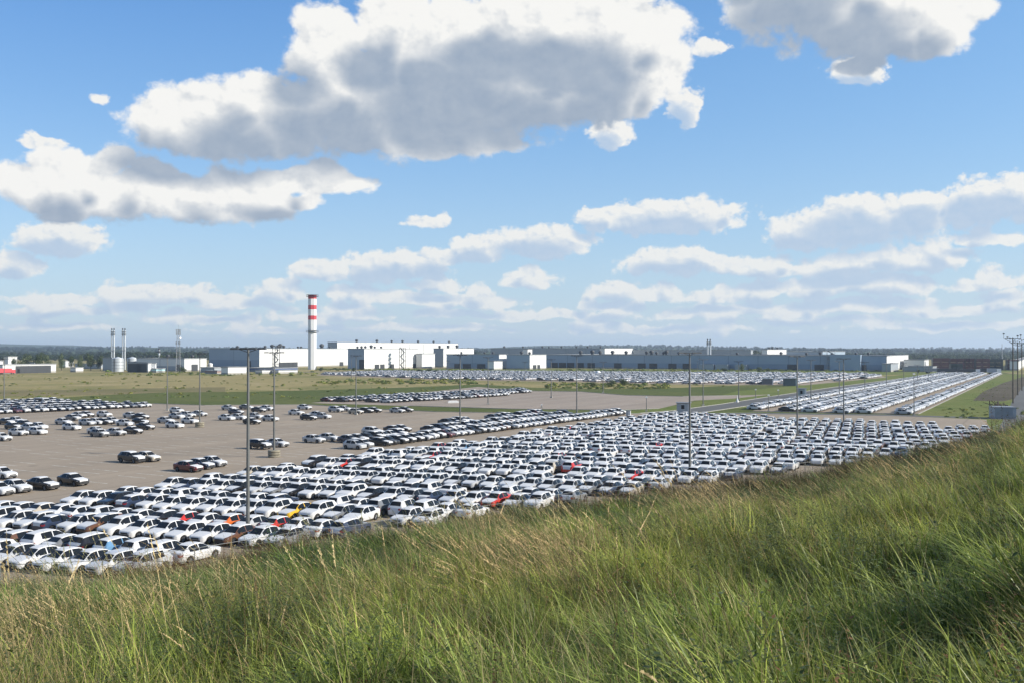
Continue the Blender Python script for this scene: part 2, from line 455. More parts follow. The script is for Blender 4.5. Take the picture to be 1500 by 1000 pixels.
def asphalt(name, a, b_, tint=(0, 0, 0)):
    m = bpy.data.materials.new(name); m.use_nodes = True
    N = NT(m.node_tree); b = m.node_tree.nodes['Principled BSDF']; b.inputs['Roughness'].default_value = .9
    b.inputs['Specular IOR Level'].default_value = .25
    p = world_pos(N)
    # paving lanes run along the rows
    rot = N.n('ShaderNodeVectorRotate'); rot.rotation_type = 'Z_AXIS'; N.link(p, rot.inputs['Vector']); rot.inputs['Angle'].default_value = AZ_A
    st = N.v('MULTIPLY', rot.outputs[0], (.16, .012, 1))
    f = N.mr(N.noise(st, 1.0, 4, .6), .35, .65)
    col = N.mix(f, c4(a), c4(b_))
    g = N.mr(N.noise(p, .045, 5, .6), .45, .7)
    vo = N.n('ShaderNodeTexVoronoi'); vo.inputs['Scale'].default_value = .11; N.link(p, vo.inputs['Vector'])
    spot = N.mr(vo.outputs['Distance'], .03, .10, 1, 0)          # oil spots
    col = N.mix(N.m('MULTIPLY', spot, .55), col, c4(tuple(x * .35 for x in a)))
    wv = N.n('ShaderNodeSeparateXYZ'); N.link(rot.outputs[0], wv.inputs[0])
    seam = N.m('LESS_THAN', N.m('ABSOLUTE', N.m('SUBTRACT', N.m('FRACT', N.m('MULTIPLY', wv.outputs[0], 1 / 11.0)), .5)), .018)   # joints between paving lanes
    col = N.mix(N.m('MULTIPLY', seam, .4), col, c4(tuple(x * .5 for x in a)))
    col = N.mix(N.m('MULTIPLY', g, .5), col, c4(tuple(x * .72 for x in a)))
    sp = N.mr(N.noise(p, 1.3, 6, .75), .5, .8)
    col = N.mix(N.m('MULTIPLY', sp, .5), col, c4(tuple(x * .55 for x in a)))
    N.link(col, b.inputs['Base Color'])
    MATS[name] = m; return m
M_ASPH = asphalt('worn_asphalt', (.33, .268, .20), (.275, .225, .17))
M_ASPH2 = asphalt('pale_asphalt', (.33, .27, .215), (.28, .23, .185))
M_ROAD = asphalt('road_asphalt', (.13, .13, .125), (.11, .11, .105))
M_CONC = mat('concrete', (.36, .35, .32), .9, var=.35, vscale=2.0)
M_LINE = mat('road_paint', (.62, .59, .52), .85, col2=(.30, .26, .21), vscale=.8, coords='Object')

# ground plane with a hole-free grid, reaching the horizon
def sheet(name, pts, z, m, label=None):
    b = MB(); b.poly([(p[0], p[1]) for p in pts], z)
    o = b.build(name, m); tag(o, label, kind='structure'); return o
def px_poly(pp): return [G(*p) for p in pp]

b = MB(); b.poly([(-9000, -400), (9000, -400), (9000, 9500), (-9000, 9500)], -.02)
tag(b.build('ground', M_MEADOW), 'golden and green rough meadow beyond the parking lots', kind='structure')
sheet('grass_verge', px_poly([(-300, 640), (-300, 586), (40, 585), (130, 579), (240, 574), (360, 573), (480, 570), (620, 566), (700, 562), (780, 567), (900, 569), (1000, 567), (1200, 559), (1290, 551), (1380, 545), (1470, 545), (1560, 555), (1700, 700), (1000, 700)]), 0.0, M_GREENFIELD)
sheet('lawn', px_poly([(700, 544), (560, 541), (600, 539.5), (1300, 541), (1480, 542), (1500, 544.5), (1395, 545), (1290, 549), (1180, 546), (1000, 546)]), .004, M_LAWN)
sheet('dry_field', px_poly([(-300, 572), (100, 570), (330, 566), (330, 574), (60, 579), (-300, 581)]), -.010, M_DRY)
sheet('lawn', px_poly([(1000, 603), (1130, 586), (1290, 561), (1380, 551), (1395, 545.5), (1340, 546), (1290, 552), (1160, 565), (1080, 572), (1050, 580), (1000, 592), (930, 601), (760, 608), (1000, 640)]), .006, M_LAWN)
sheet('lawn', px_poly([(1020, 606), (1060, 602.5), (1108, 603), (1300, 606), (1345, 606.5), (1470, 547.5), (1540, 547), (1530, 560), (1484, 600), (1500, 640), (1440, 640), (1300, 625), (1020, 625)]), .007, M_LAWN)
sheet('lawn', px_poly([(1075, 597), (1130, 589), (1200, 575), (1250, 568), (1320, 556), (1320, 559), (1200, 581), (1115, 599)]), .010, M_LAWN)
sheet('earth_bank', px_poly([(1425, 586), (1440, 573), (1470, 560), (1500, 551), (1530, 548), (1560, 549), (1500, 580), (1470, 587)]), .012, M_DIRT)

LOT = [(-300, 560 + 145), (-300, 604), (0, 588), (60, 584.5), (225, 590.5), (300, 593), (450, 592), (560, 599), (640, 602.5), (800, 605), (905, 606), (1000, 604), (1100, 605), (1300, 608), (1445, 614), (1452, 650), (1300, 690), (1130, 712), (1000, 730), (850, 760), (640, 800), (430, 835), (280, 860), (0, 905), (-300, 940)]
sheet('parking_lot', px_poly(LOT), .014, M_ASPH)
sheet('parking_lot', px_poly([(455, 589.5), (620, 574), (700, 566), (770, 572), (850, 573), (915, 578.3), (1000, 580), (1085, 578.5), (1130, 577), (1075, 583), (1017, 586), (965, 598), (900, 600), (750, 598.5), (600, 594)]), .012, M_ASPH2)
sheet('parking_lot', px_poly([(1098, 602), (1345, 606.2), (1469, 547), (1372, 545), (1240, 569)]), .014, M_ASPH)
sheet('parking_lot', px_poly([(455, 548.8), (650, 556), (800, 558), (1000, 562.5), (1180, 563.5), (1300, 552), (1270, 547), (1000, 545.5), (800, 544.5), (560, 543.4)]), .012, M_ASPH)
# service road between the lots
def strip(name, pts, w, z, m, kind='structure'):
    b = MB(); L = []; R = []
    for i, p in enumerate(pts):
        a = pts[max(0, i - 1)]; c = pts[min(len(pts) - 1, i + 1)]
        d = (c - a); d.z = 0; d.normalize(); n = Vector((-d.y, d.x, 0))
        L.append(p + n * w / 2); R.append(p - n * w / 2)
    k = len(pts)
    b.add([(p.x, p.y, z) for p in L + R], [(i, k + i, k + i + 1, i + 1) for i in range(k - 1)])
    return tag(b.build(name, m), kind=kind)
RD = [G(960, 606), G(1010, 602), G(1080, 592), G(1150, 580.5), G(1230, 568), G(1300, 558.5), G(1370, 549), G(1400, 545.5), G(1430, 543)]
strip('service_road', RD, 9, .018, M_ROAD)
strip('road', [G(1492, 660), G(1500, 610), G(1504, 590), G(1512, 570), G(1520, 555), G(1530, 547)], 8, .016, M_ROAD)
strip('path', [G(420, 545.3), G(560, 541.6), G(700, 542.2), G(850, 543.2), G(1010, 543.8)], 8, .016, M_ROAD)
strip('road', [G(1000, 605.8), G(1100, 604.6), G(1300, 607.4), G(1470, 612.5), G(1560, 616)], 5, .022, M_ROAD)
def kerb(pts, name='kerb'):
    b = MB()
    for a, c in zip(pts[:-1], pts[1:]):
        d = (c - a).normalized(); n = Vector((-d.y, d.x, 0)) * .09
        b.poly([a - n, c - n, c + n, a + n], -.01, .14)
    return tag(b.build(name, M_CONC), kind='structure')
def off(pts, w):
    r = []
    for i, p in enumerate(pts):
        a = pts[max(0, i - 1)]; c = pts[min(len(pts) - 1, i + 1)]; d = (c - a); d.z = 0; d.normalize()
        r.append(p + Vector((-d.y, d.x, 0)) * w)
    return r
kerb(off(RD, 4.6)); kerb(off(RD, -4.6))
kerb(px_poly([(225, 590.6), (300, 593.1), (450, 592.1), (560, 599.1), (640, 602.6), (800, 605.1), (905, 606.1), (960, 605)]))
kerb(px_poly([(600, 593.9), (750, 598.4), (900, 599.9), (965, 597.9)]))
kerb(px_poly([(770, 571.9), (850, 572.9), (915, 578.2), (1000, 579.9), (1085, 578.4)]))
kerb(px_poly([(1098, 601.9), (1345, 606.1), (1469, 546.9)]))
# faded bay lines in the half empty lots
b = MB()
def bays(o, na, row_gap, nrows, pitch=2.7, ln=5.0, skip=None, z=.02, wd=.17):
    for r in range(nrows):
        for k in range(na):
            p = o + DE * (r * row_gap) + DA * (k * pitch)
            if RNG.random() < .35: continue
            q = p + DE * ln
            n = DA * wd * .5
            sx, sy = proj(p)
            if not inside_px((sx, sy), BAY): continue
            sx, sy = proj(q)
            if not inside_px((sx, sy), BAY): continue
            b.poly([p - n, q - n, q + n, p + n], z)
def inside_px(p, poly):
    x, y = p; c = False; n = len(poly)
    for i in range(n):
        x0, y0 = poly[i]; x1, y1 = poly[(i + 1) % n]
        if (y0 > y) != (y1 > y) and x < (x1 - x0) * (y - y0) / (y1 - y0) + x0: c = not c
    return c
BAY = [(-200, 605), (60, 590), (300, 595), (640, 606), (900, 608), (790, 640), (500, 668), (300, 700), (100, 735), (-200, 770)]
for kk in range(10):
    bays(G(900, 606) - DE * 340 - DA * 290, 170, 8.5, 46) if kk == 0 else None
BAY = [(640, 590), (700, 575), (850, 575), (1060, 582), (930, 597), (700, 596)]
bays(G(600, 600) - DE * 40 - DA * 40, 120, 9.5, 16)
tag(b.build('parking_lines', M_LINE), kind='structure')
for pp in ([(385, 700), (490, 654)], [(-100, 665), (330, 640)], [(-100, 648), (200, 627)], [(660, 598), (905, 601)]):
    pass

# ------------------------------------------------------------------ the grassy hill the photographer stands on
NB = Vector((-.562, .827))
def hill_noise(x, y):
    return (.28 * np.sin(x * .31 + 1.3 * np.sin(y * .17)) * np.cos(y * .27 + .8) + .18 * np.sin(x * .83 + y * .4 + 2) * np.sin(y * .71 - x * .2)
            + .10 * np.sin(x * 1.7 - y * .9) + .07 * np.sin(y * 2.3 + x * 1.1))
def hill_z(x, y):
    x = np.asarray(x, float); y = np.asarray(y, float)
    yy = np.maximum(y, -3)
    pl = 13.7 - .12 * yy + .14 * np.minimum(x, 70 + .25 * y)
    aa = x / np.maximum(np.abs(y), 1.0)
    pl = pl - np.interp(aa, [-.7, -.536, -.43, -.2, 0, .18, .28, .35, .46, .49, .536, .7, 1.2], [.1, .4, .8, .8, 1.2, 1.35, 1.9, 1.75, 1.7, 1.3, .8, .3, 0]) * np.clip(y / 45, 0, 1)
    pl = np.where(x < -40, pl + .02 * (x + 40), pl)
    u = NB.x * x + NB.y * y
    cr = 40.0 + 1.6 * np.sin(x * .11) + .8 * np.sin(x * .29 + 1)
    t = np.maximum(u - cr, 0)
    soft = np.minimum(t, 6) ** 2 / 12 + np.maximum(t - 6, 0)
    z = pl - soft * .62
    w = np.clip((z - .2) / 2.5, 0, 1)
    r = np.sqrt(x * x + y * y)
    return z + hill_noise(x, y) * w * np.clip((r - 3) / 16, 0, 1)
xs = np.arange(-130, 231, 1.25); ys = np.arange(-40, 211, 1.25)
XX, YY = np.meshgrid(xs, ys); ZZ = np.maximum(hill_z(XX, YY), -.6)
nx, ny = len(xs), len(ys)
vs = np.stack([XX.ravel(), YY.ravel(), ZZ.ravel()], 1)
fs = []
for j in range(ny - 1):
    for i in range(nx - 1):
        q = (j * nx + i, j * nx + i + 1, (j + 1) * nx + i + 1, (j + 1) * nx + i)
        if max(ZZ.flat[q[0]], ZZ.flat[q[1]], ZZ.flat[q[2]], ZZ.flat[q[3]]) > -.4: fs.append(q)
me = bpy.data.meshes.new('hill'); me.from_pydata(vs.tolist(), [], fs)
M_SOIL = mat('hill_soil', (.055, .06, .022), 1.0, col2=(.09, .075, .035), vscale=.25, spec=.05, coords='Object')
me.materials.append(M_SOIL); me.polygons.foreach_set('use_smooth', [True] * len(fs)); me.update()
tag(link(me, 'hill'), 'grassy bank in the foreground', kind='structure')
# ================================================================== cars
PAINT = {'white': (.60, .60, .595), 'silver': (.42, .43, .44), 'grey': (.16, .165, .17), 'black': (.012, .012, .014), 'blue': (.02, .032, .065), 'light blue': (.12, .25, .40),
         'red': (.50, .03, .02), 'dark red': (.10, .012, .014), 'brown': (.12, .055, .03), 'beige': (.42, .37, .29), 'yellow': (.70, .42, .03), 'orange': (.55, .12, .02)}
def paint(c):
    return mat('car_paint_' + c.replace(' ', '_'), PAINT[c], .32, spec=.5, coat=.6, metal=.0, var=.06, vscale=3)
M_FILM = mat('protective_film', (.66, .66, .655), .5, spec=.4, var=.06, vscale=2.5, bump=.12, bscale=3.0)
M_GLASS = mat('car_glass', (.010, .012, .014), .08, spec=.3)
M_TYRE = mat('tyre_rubber', (.015, .015, .016), .85, var=.3, vscale=9)
M_RIM = mat('wheel_rim', (.13, .135, .14), .4, metal=.5, var=.2, vscale=6)
M_LAMP = mat('headlamp_glass', (.55, .58, .60), .12, spec=.8, var=.2, vscale=12)
M_TAIL = mat('tail_lamp', (.30, .012, .01), .2, var=.3, vscale=9)
M_TRIM = mat('black_trim', (.02, .02, .021), .6, var=.3, vscale=8)

def lerp_prof(pr, x):
    if x >= pr[0][0]: return pr[0][1]
    for (x0, v0), (x1, v1) in zip(pr[:-1], pr[1:]):
        if x0 >= x >= x1:
            t = (x0 - x) / (x0 - x1) if x0 != x1 else 0
            return v0 + (v1 - v0) * t
    return pr[-1][1]
CARS = {
 'saloon': dict(L=2.2, W=.86, wb=(1.36, -1.24), wr=.315,
    top=[(2.2, .58), (2.17, .72), (2.08, .79), (1.6, .875), (1.12, .925), (.98, .95), (.30, 1.385), (.0, 1.45), (-.45, 1.465), (-.95, 1.42), (-1.15, 1.37), (-1.68, 1.09), (-1.80, 1.06), (-2.08, 1.045), (-2.16, .98), (-2.2, .7)],
    belt=[(2.2, .54), (2.17, .66), (2.08, .72), (1.6, .81), (1.1, .865), (.3, .89), (-.6, .915), (-1.5, .96), (-2.05, .98), (-2.2, .7)],
    gl=(.98, .33, -1.15, -1.68), side=(.72, -.22, -.31, -1.26)),
 'hatchback': dict(L=2.05, W=.87, wb=(1.28, -1.26), wr=.32,
    top=[(2.05, .62), (2.02, .78), (1.9, .86), (1.5, .93), (1.1, .98), (.96, 1.0), (.36, 1.42), (.1, 1.50), (-.5, 1.52), (-1.2, 1.49), (-1.52, 1.45), (-1.86, 1.08), (-1.96, .98), (-2.0, .92), (-2.05, .6)],
    belt=[(2.05, .56), (2.02, .70), (1.9, .78), (1.5, .86), (1.1, .91), (.3, .92), (-.6, .95), (-1.5, 1.02), (-1.9, 1.0), (-2.05, .6)],
    gl=(.96, .40, -1.55, -1.86), side=(.74, -.20, -.29, -1.22)),
 'off-road car': dict(L=2.22, W=.91, wb=(1.38, -1.30), wr=.355,
    top=[(2.22, .66), (2.18, .84), (2.05, .95), (1.7, 1.02), (1.18, 1.09), (1.05, 1.13), (.52, 1.52), (.2, 1.63), (-.5, 1.66), (-1.3, 1.62), (-1.72, 1.56), (-2.02, 1.16), (-2.14, 1.0), (-2.19, .95), (-2.22, .65)],
    belt=[(2.22, .60), (2.18, .76), (2.05, .87), (1.7, .96), (1.1, 1.03), (.3, 1.05), (-.6, 1.07), (-1.6, 1.11), (-2.08, 1.06), (-2.22, .65)],
    gl=(1.05, .56, -1.74, -2.02), side=(.82, -.16, -.25, -1.28)),
}
def car_sections(sp):
    L, W, wr = sp['L'], sp['W'], sp['wr']; bot = .24 if wr < .34 else .30
    xs = {L, L - .05, L - .16, L - .32, -L, -L + .05, -L + .14, -L + .26}
    for wx in sp['wb']:
        for d in (-.40, -.36, -.22, 0, .22, .36, .40): xs.add(round(wx + d, 3))
    xs |= set(sp['gl']) | set(sp['side']) | {round(x, 3) for x, _ in sp['top'] if abs(x) < L}
    xs = sorted(xs, reverse=True)
    out = [xs[0]]
    for x in xs[1:]:
        if out[-1] - x > .025: out.append(x)
    rows = []
    for x in out:
        zt = lerp_prof(sp['top'], x); zb = lerp_prof(sp['belt'], x)
        e = 1 - abs(x) / L
        w = W * (1 - .30 * max(0, 1 - e / .13) ** 2 - .03 * max(0, 1 - e / .4))
        z0 = bot
        for wx in sp['wb']:
            d = abs(x - wx)
            if d < wr + .07: z0 = max(z0, wr + math.sqrt(max(0, (wr + .07) ** 2 - d * d)) * .98)
        if e < .06: z0 = max(z0, .30)
        z0 = min(z0, zb - .06)
        g = max(0.0, min(1.0, (zt - zb - .09) / .34))
        zm = max(z0 + .02, min(.60, zb - .03))
        z1 = max(z0 + .01, min(bot + .14, zm - .01)) if z0 < bot + .12 else z0 + (zm - z0) * .4
        wt = w * (.80 * (1 - g) + .66 * g)
        sec = [(w * .93, z0), (w * .985, z1), (w, zm), (w * .985, zb - .02), (w * .94, zb + .015), (wt + .0, zt - (.015 * (1 - g) + .075 * g)), (wt * .90, zt - .018), (wt * .45, zt - .003), (0, zt)]
        if zt - zb < .06: sec[4] = (w * .94, min(sec[4][1], zt - .012))
        rows.append([(x, y, z) for y, z in sec] + [(x, -y, z) for y, z in sec[-2::-1]])
    return out, rows
def car_faces(sp):
    """sorted into: body, film, windshield, rear_window, side_window (front/rear, left/right)"""
    xs, rows = car_sections(sp); n = len(rows[0])
    V = [v for r in rows for v in r]; parts = {}
    g0, g1, g2, g3 = sp['gl']; s0, s1, s2, s3 = sp['side']
    def put(k, f): parts.setdefault(k, []).append(f)
    for i in range(len(xs) - 1):
        xm = (xs[i] + xs[i + 1]) / 2
        for j in range(n - 1):
            jj = j if j < 8 else 15 - j
            f = (i * n + j, i * n + j + 1, (i + 1) * n + j + 1, (i + 1) * n + j)
            side = 'L' if j < 8 else 'R'
            if jj in (6, 7) and g1 < xm < g0: put('windshield', f)
            elif jj in (6, 7) and g3 < xm < g2: put('rear_window', f)
            elif jj == 4 and s1 < xm < s0: put('side_window' + side + 'a', f)
            elif jj == 4 and s3 < xm < s2: put('side_window' + side + 'b', f)
            elif jj >= 5 and not (jj == 5 and (g1 < xm < g0 or g3 < xm < g2)): put('film', f)
            else: put('body', f)
    a = list(range(n)); b_ = [(len(xs) - 1) * n + k for k in range(n)]
    put('body', tuple(a)); put('body', tuple(reversed(b_)))
    return V, parts
def sub_mesh(V, fs_list, inset=0.0):
    used = sorted({i for fs in fs_list for f in fs for i in f}); mp = {k: q for q, k in enumerate(used)}
    return [V[i] for i in used], [[tuple(mp[i] for i in f) for f in fs] for fs in fs_list]
def add_lamps(mb, sp, which, mi, off_=0.0):
    L, W = sp['L'], sp['W']; zt = lerp_prof(sp['belt'], L - .1)
    for s in (1, -1):
        one_lamp(mb, sp, which, s, mi)
def one_lamp(mb, sp, which, s, mi):
    L, W = sp['L'], sp['W']
    if which == 'head':
        z = lerp_prof(sp['belt'], L - .06)
        vs = [(L - .03, .36 * s, z - .13), (L + .012, .40 * s, z - .06), (L - .02, .40 * s, z + .03), (L - .20, .60 * s, z + .055), (L - .26, W * .97 * s, z + .03), (L - .16, W * .92 * s, z - .11), (L - .02, W * .72 * s, z - .13)]
        q = [(x - .06, y * .93, zz) for x, y, zz in vs]
        n = len(vs); mb.add(vs + q, [tuple(range(n)), tuple(range(2 * n - 1, n - 1, -1))] + [(i, n + i, n + (i + 1) % n, (i + 1) % n) for i in range(n)], mi)
    else:
        z = lerp_prof(sp['belt'], -L + .1) - .02
        vs = [(-L - .012, .50 * s, z - .14), (-L - .008, .48 * s, z + .0), (-L + .04, W * .86 * s, z + .03), (-L + .24, W * .995 * s, z + .0), (-L + .20, W * .99 * s, z - .13), (-L + .02, W * .80 * s, z - .17)]
        q = [(x + .06, y * .93, zz) for x, y, zz in vs]
        n = len(vs); mb.add(vs + q, [tuple(range(n)), tuple(range(2 * n - 1, n - 1, -1))] + [(i, n + i, n + (i + 1) % n, (i + 1) % n) for i in range(n)], mi)
def mirror_shape(mb, sp, s, mi):
    x = sp['side'][0] - .10; z = lerp_prof(sp['belt'], x) + .07; W = sp['W']
    mb.add([(x - .06, W * .93 * s, z - .05), (x + .05, W * .93 * s, z - .06), (x - .03, (W + .13) * s, z - .02), (x + .04, (W + .12) * s, z - .02),
            (x - .06, W * .95 * s, z + .02), (x + .03, W * .95 * s, z + .02), (x - .03, (W + .13) * s, z + .08), (x + .03, (W + .12) * s, z + .08)],
           [(0, 2, 3, 1), (4, 5, 7, 6), (0, 1, 5, 4), (2, 6, 7, 3), (0, 4, 6, 2), (1, 3, 7, 5)], mi)
def wheel_shape(mb, c, r, s, mi, n=14, w=.2):
    x, y, z = c
    y0, y1 = y - w * s, y
    prof = [(r * .9, y0), (r, y0 + .03 * s), (r, y1 - .03 * s), (r * .93, y1), (r * .66, y1 - .012 * s), ]
    vs = []
    for rr, yy in prof:
        for k in range(n):
            t = 2 * math.pi * k / n; vs.append((x + rr * math.cos(t), yy, z + rr * math.sin(t)))
    fs = [(j * n + k, j * n + (k + 1) % n, (j + 1) * n + (k + 1) % n, (j + 1) * n + k) for j in range(len(prof) - 1) for k in range(n)]
    mb.add(vs, fs, mi, False)
def rim_shape(mb, c, r, s, mi, n=10, spokes=True):
    x, y, z = c; y = y - .012 * s
    vs = [(x, y - .02 * s, z)]
    for k in range(n * 2):
        t = math.pi * k / n
        rr = r * .66 if k % 2 == 0 or not spokes else r * .60
        vs.append((x + rr * math.cos(t), y - (.0 if k % 2 == 0 or not spokes else .05) * s, z + rr * math.sin(t)))
    mb.add(vs, [(0, 1 + k, 1 + (k + 1) % (2 * n)) for k in range(2 * n)], mi)
def grille_shape(mb, sp, mi):
    L, W = sp['L'], sp['W']; z = lerp_prof(sp['belt'], L - .02)
    mb.box(L - .06, L + .012, -.36, .36, z - .13, z - .02, mi)
    mb.box(L - .06, L + .008, -W * .66, W * .66, .28, .47, mi)
    mb.box(-L - .006, -L + .05, -W * .6, W * .6, .30, .44, mi)

MESHES = {}
def get_mesh(key, fn):
    if key not in MESHES: MESHES[key] = fn()
    return MESHES[key]
def smooth_cut(me, ang=38):
    me.polygons.foreach_set('use_smooth', [True] * len(me.polygons))
    try: me.set_sharp_from_angle(angle=rad(ang))
    except Exception: pass
    return me
def body_mesh(typ, colour, film, rich):
    sp = CARS[typ]
    def fn():
        V, P = car_faces(sp); mb = MB()
        vv, (fa, fb) = sub_mesh(V, [P['body'], P['film']])
        mb.add(vv, fa, 0, True); k = 0
        for f in fb: mb.f.append(f); mb.mi.append(1 if film else 0); mb.sm.append(True)
        me = mb.mesh('body', [paint(colour), M_FILM if film else paint(colour)])
        return smooth_cut(me)
    return get_mesh(('body', typ, colour, film), fn)
def piece_mesh(typ, key):
    def fn():
        V, P = car_faces(CARS[typ]); mb = MB()
        vv, (fa,) = sub_mesh(V, [P[key]]); mb.add(vv, fa, 0, True); return mb.mesh('glass', M_GLASS)
    return get_mesh((typ, key), fn)
def simple(typ, key, fn2, mats):
    def fn():
        mb = MB(); fn2(mb); return mb.mesh(key, mats)
    return get_mesh((typ, key), fn)

def build_car(typ, colour, film, loc, rz, label, group, rich=True, cat='car'):
    sp = CARS[typ]
    nm = {'saloon': 'saloon_car', 'hatchback': 'hatchback_car', 'off-road car': 'offroad_car'}[typ]
    t = empty(nm, loc, rz, label, cat, group); t.scale = (.955, .955, .97)
    link(body_mesh(typ, colour, film, rich), 'body', t)
    link(piece_mesh(typ, 'windshield'), 'windshield', t)
    link(piece_mesh(typ, 'rear_window'), 'rear_window', t)
    for k in ('La', 'Lb', 'Ra', 'Rb'): link(piece_mesh(typ, 'side_window' + k), 'side_window', t)
    W, r = sp['W'], sp['wr']
    for i, wx in enumerate(sp['wb']):
        for s in (1, -1):
            if rich:
                w = link(simple(typ, 'wheel%d%d' % (i, s), lambda mb: wheel_shape(mb, (wx, (W + .005) * s, r), r, s, 0), M_TYRE), 'wheel', t)
                link(simple(typ, 'rim%d%d' % (i, s), lambda mb: rim_shape(mb, (wx, (W + .005) * s, r), r, s, 0), M_RIM), 'rim', w)
            else:
                def both(mb, wx=wx, s=s):
                    wheel_shape(mb, (wx, (W + .005) * s, r), r, s, 0); rim_shape(mb, (wx, (W + .005) * s, r), r, s, 1)
                link(simple(typ, 'wheelrim%d%d' % (i, s), both, [M_TYRE, M_RIM]), 'wheel', t)
    if rich:
        for s in (1, -1):
            link(simple(typ, 'head%d' % s, lambda mb: one_lamp(mb, sp, 'head', s, 0), M_LAMP), 'headlight', t)
            link(simple(typ, 'tail%d' % s, lambda mb: one_lamp(mb, sp, 'tail', s, 0), M_TAIL), 'tail_light', t)
            link(simple(typ, 'mir%d%s' % (s, colour), lambda mb: mirror_shape(mb, sp, s, 0), paint(colour)), 'mirror', t)
        link(simple(typ, 'grille', lambda mb: mb.box(sp['L'] - .06, sp['L'] + .012, -.42, .42, lerp_prof(sp['belt'], sp['L'] - .02) - .12, lerp_prof(sp['belt'], sp['L'] - .02) + .01), M_TRIM), 'grille', t)
        link(simple(typ, 'bumper_vent', lambda mb: mb.box(sp['L'] - .06, sp['L'] + .008, -W * .66, W * .66, .28, .47), M_TRIM), 'bumper_vent', t)
    return t

# paint that follows the instance, for the masses of cars far away
M_IPAINT = bpy.data.materials.new('car_paint_mixed'); M_IPAINT.use_nodes = True
N = NT(M_IPAINT.node_tree); bs = M_IPAINT.node_tree.nodes['Principled BSDF']
at_ = N.n('ShaderNodeAttribute'); at_.attribute_type = 'INSTANCER'; at_.attribute_name = 'tint'
nn = N.noise(N.n('ShaderNodeTexCoord').outputs['Object'], 3.0, 2)
N.link(N.mix(N.m('MULTIPLY', nn, .12), at_.outputs['Color'], (.3, .3, .3, 1)), bs.inputs['Base Color'])
bs.inputs['Roughness'].default_value = .3; bs.inputs['Coat Weight'].default_value = .5
def instance_car(typ, film):
    sp = CARS[typ]; V, P = car_faces(sp); mb = MB()
    mb.add(V, P['body'], 0, True)
    for k, mi in (('film', 1 if film else 0), ('windshield', 2), ('rear_window', 2), ('side_windowLa', 2), ('side_windowLb', 2), ('side_windowRa', 2), ('side_windowRb', 2)):
        for f in P[k]: mb.f.append(f); mb.mi.append(mi); mb.sm.append(True)
    for wx in sp['wb']:
        for s in (1, -1):
            c = (wx, (sp['W'] + .005) * s, sp['wr']); wheel_shape(mb, c, sp['wr'], s, 3, 10); rim_shape(mb, c, sp['wr'], s, 4, 5, False)
    add_lamps(mb, sp, 'head', 5); add_lamps(mb, sp, 'tail', 6); grille_shape(mb, sp, 3)
    me = mb.mesh('parked_car', [M_IPAINT, M_FILM, M_GLASS, M_TYRE, M_RIM, M_LAMP, M_TAIL])
    return smooth_cut(me)
ITYPES = [('saloon', True), ('hatchback', True), ('off-road car', True), ('saloon', False), ('off-road car', False)]

def rz_of(d): return math.atan2(d.y, d.x)
# ---- main lot: pairs of rows, noses towards the hill, then tails towards the hill
ALLC = []      # dict(p, d, typ, col, film, lot, row, px, Z)
FENCE = [(-200, 880), (0, 866), (150, 858), (285, 838), (430, 812), (520, 800), (640, 778), (750, 762), (850, 744), (1000, 722), (1130, 703), (1290, 683), (1390, 662), (1440, 644), (1470, 632)]
FP = [G(*p) for p in FENCE]
def beyond_fence(p, margin=1.0):
    for a, c in zip(FP[:-1], FP[1:]):
        d = (c - a).normalized(); t = (p - a).dot(d)
        if -3 <= t <= (c - a).length + 3:
            nrm = Vector((-d.y, d.x, 0)); return (p - a).dot(nrm) > margin
    return (p - FP[0]).dot(Vector((-(FP[1]-FP[0]).y, (FP[1]-FP[0]).x, 0))) > 0 if p.x < FP[0].x else False
def left_edge(v):
    K = .785; v = v / K
    pts = [(69, -110), (83, -105), (98.6, -91.5), (113.7, -88.5), (128, -85.2), (143, -82), (157, -78.4), (170, -72), (181, -70.2), (190, -63.5), (208, -62.5), (310, -37)]
    if v <= pts[0][0]: return pts[0][1] * K
    for (a, ua), (b_, ub) in zip(pts[:-1], pts[1:]):
        if a <= v <= b_: return K * (ua + (ub - ua) * (v - a) / (b_ - a))
    return -34 * K
def back_edge(u):
    K = .785; u = u / K
    pts = [(-60, 292), (-36, 291), (-18, 286), (21, 288), (37, 284), (60, 272)]
    if u <= pts[0][0]: return pts[0][1] * K
    for (a, va), (b_, vb) in zip(pts[:-1], pts[1:]):
        if a <= u <= b_: return K * (va + (vb - va) * (u - a) / (b_ - a))
    return 265 * K
SPECIAL = {}   # (row, slot) -> (typ, colour)
PITCH_U, PAIR = 2.25, 11.62
def pick_car(r):
    t = r.random(); typ = 'saloon' if t < .66 else ('hatchback' if t < .82 else 'off-road car')
    c = r.random()
    col = 'white' if c < .58 else 'silver' if c < .69 else 'grey' if c < .80 else 'black' if c < .90 else 'blue' if c < .95 else 'brown' if c < .962 else 'red' if c < .975 else 'beige' if c < .995 else 'light blue'
    return typ, col
rc = random.Random(21)
row = 0
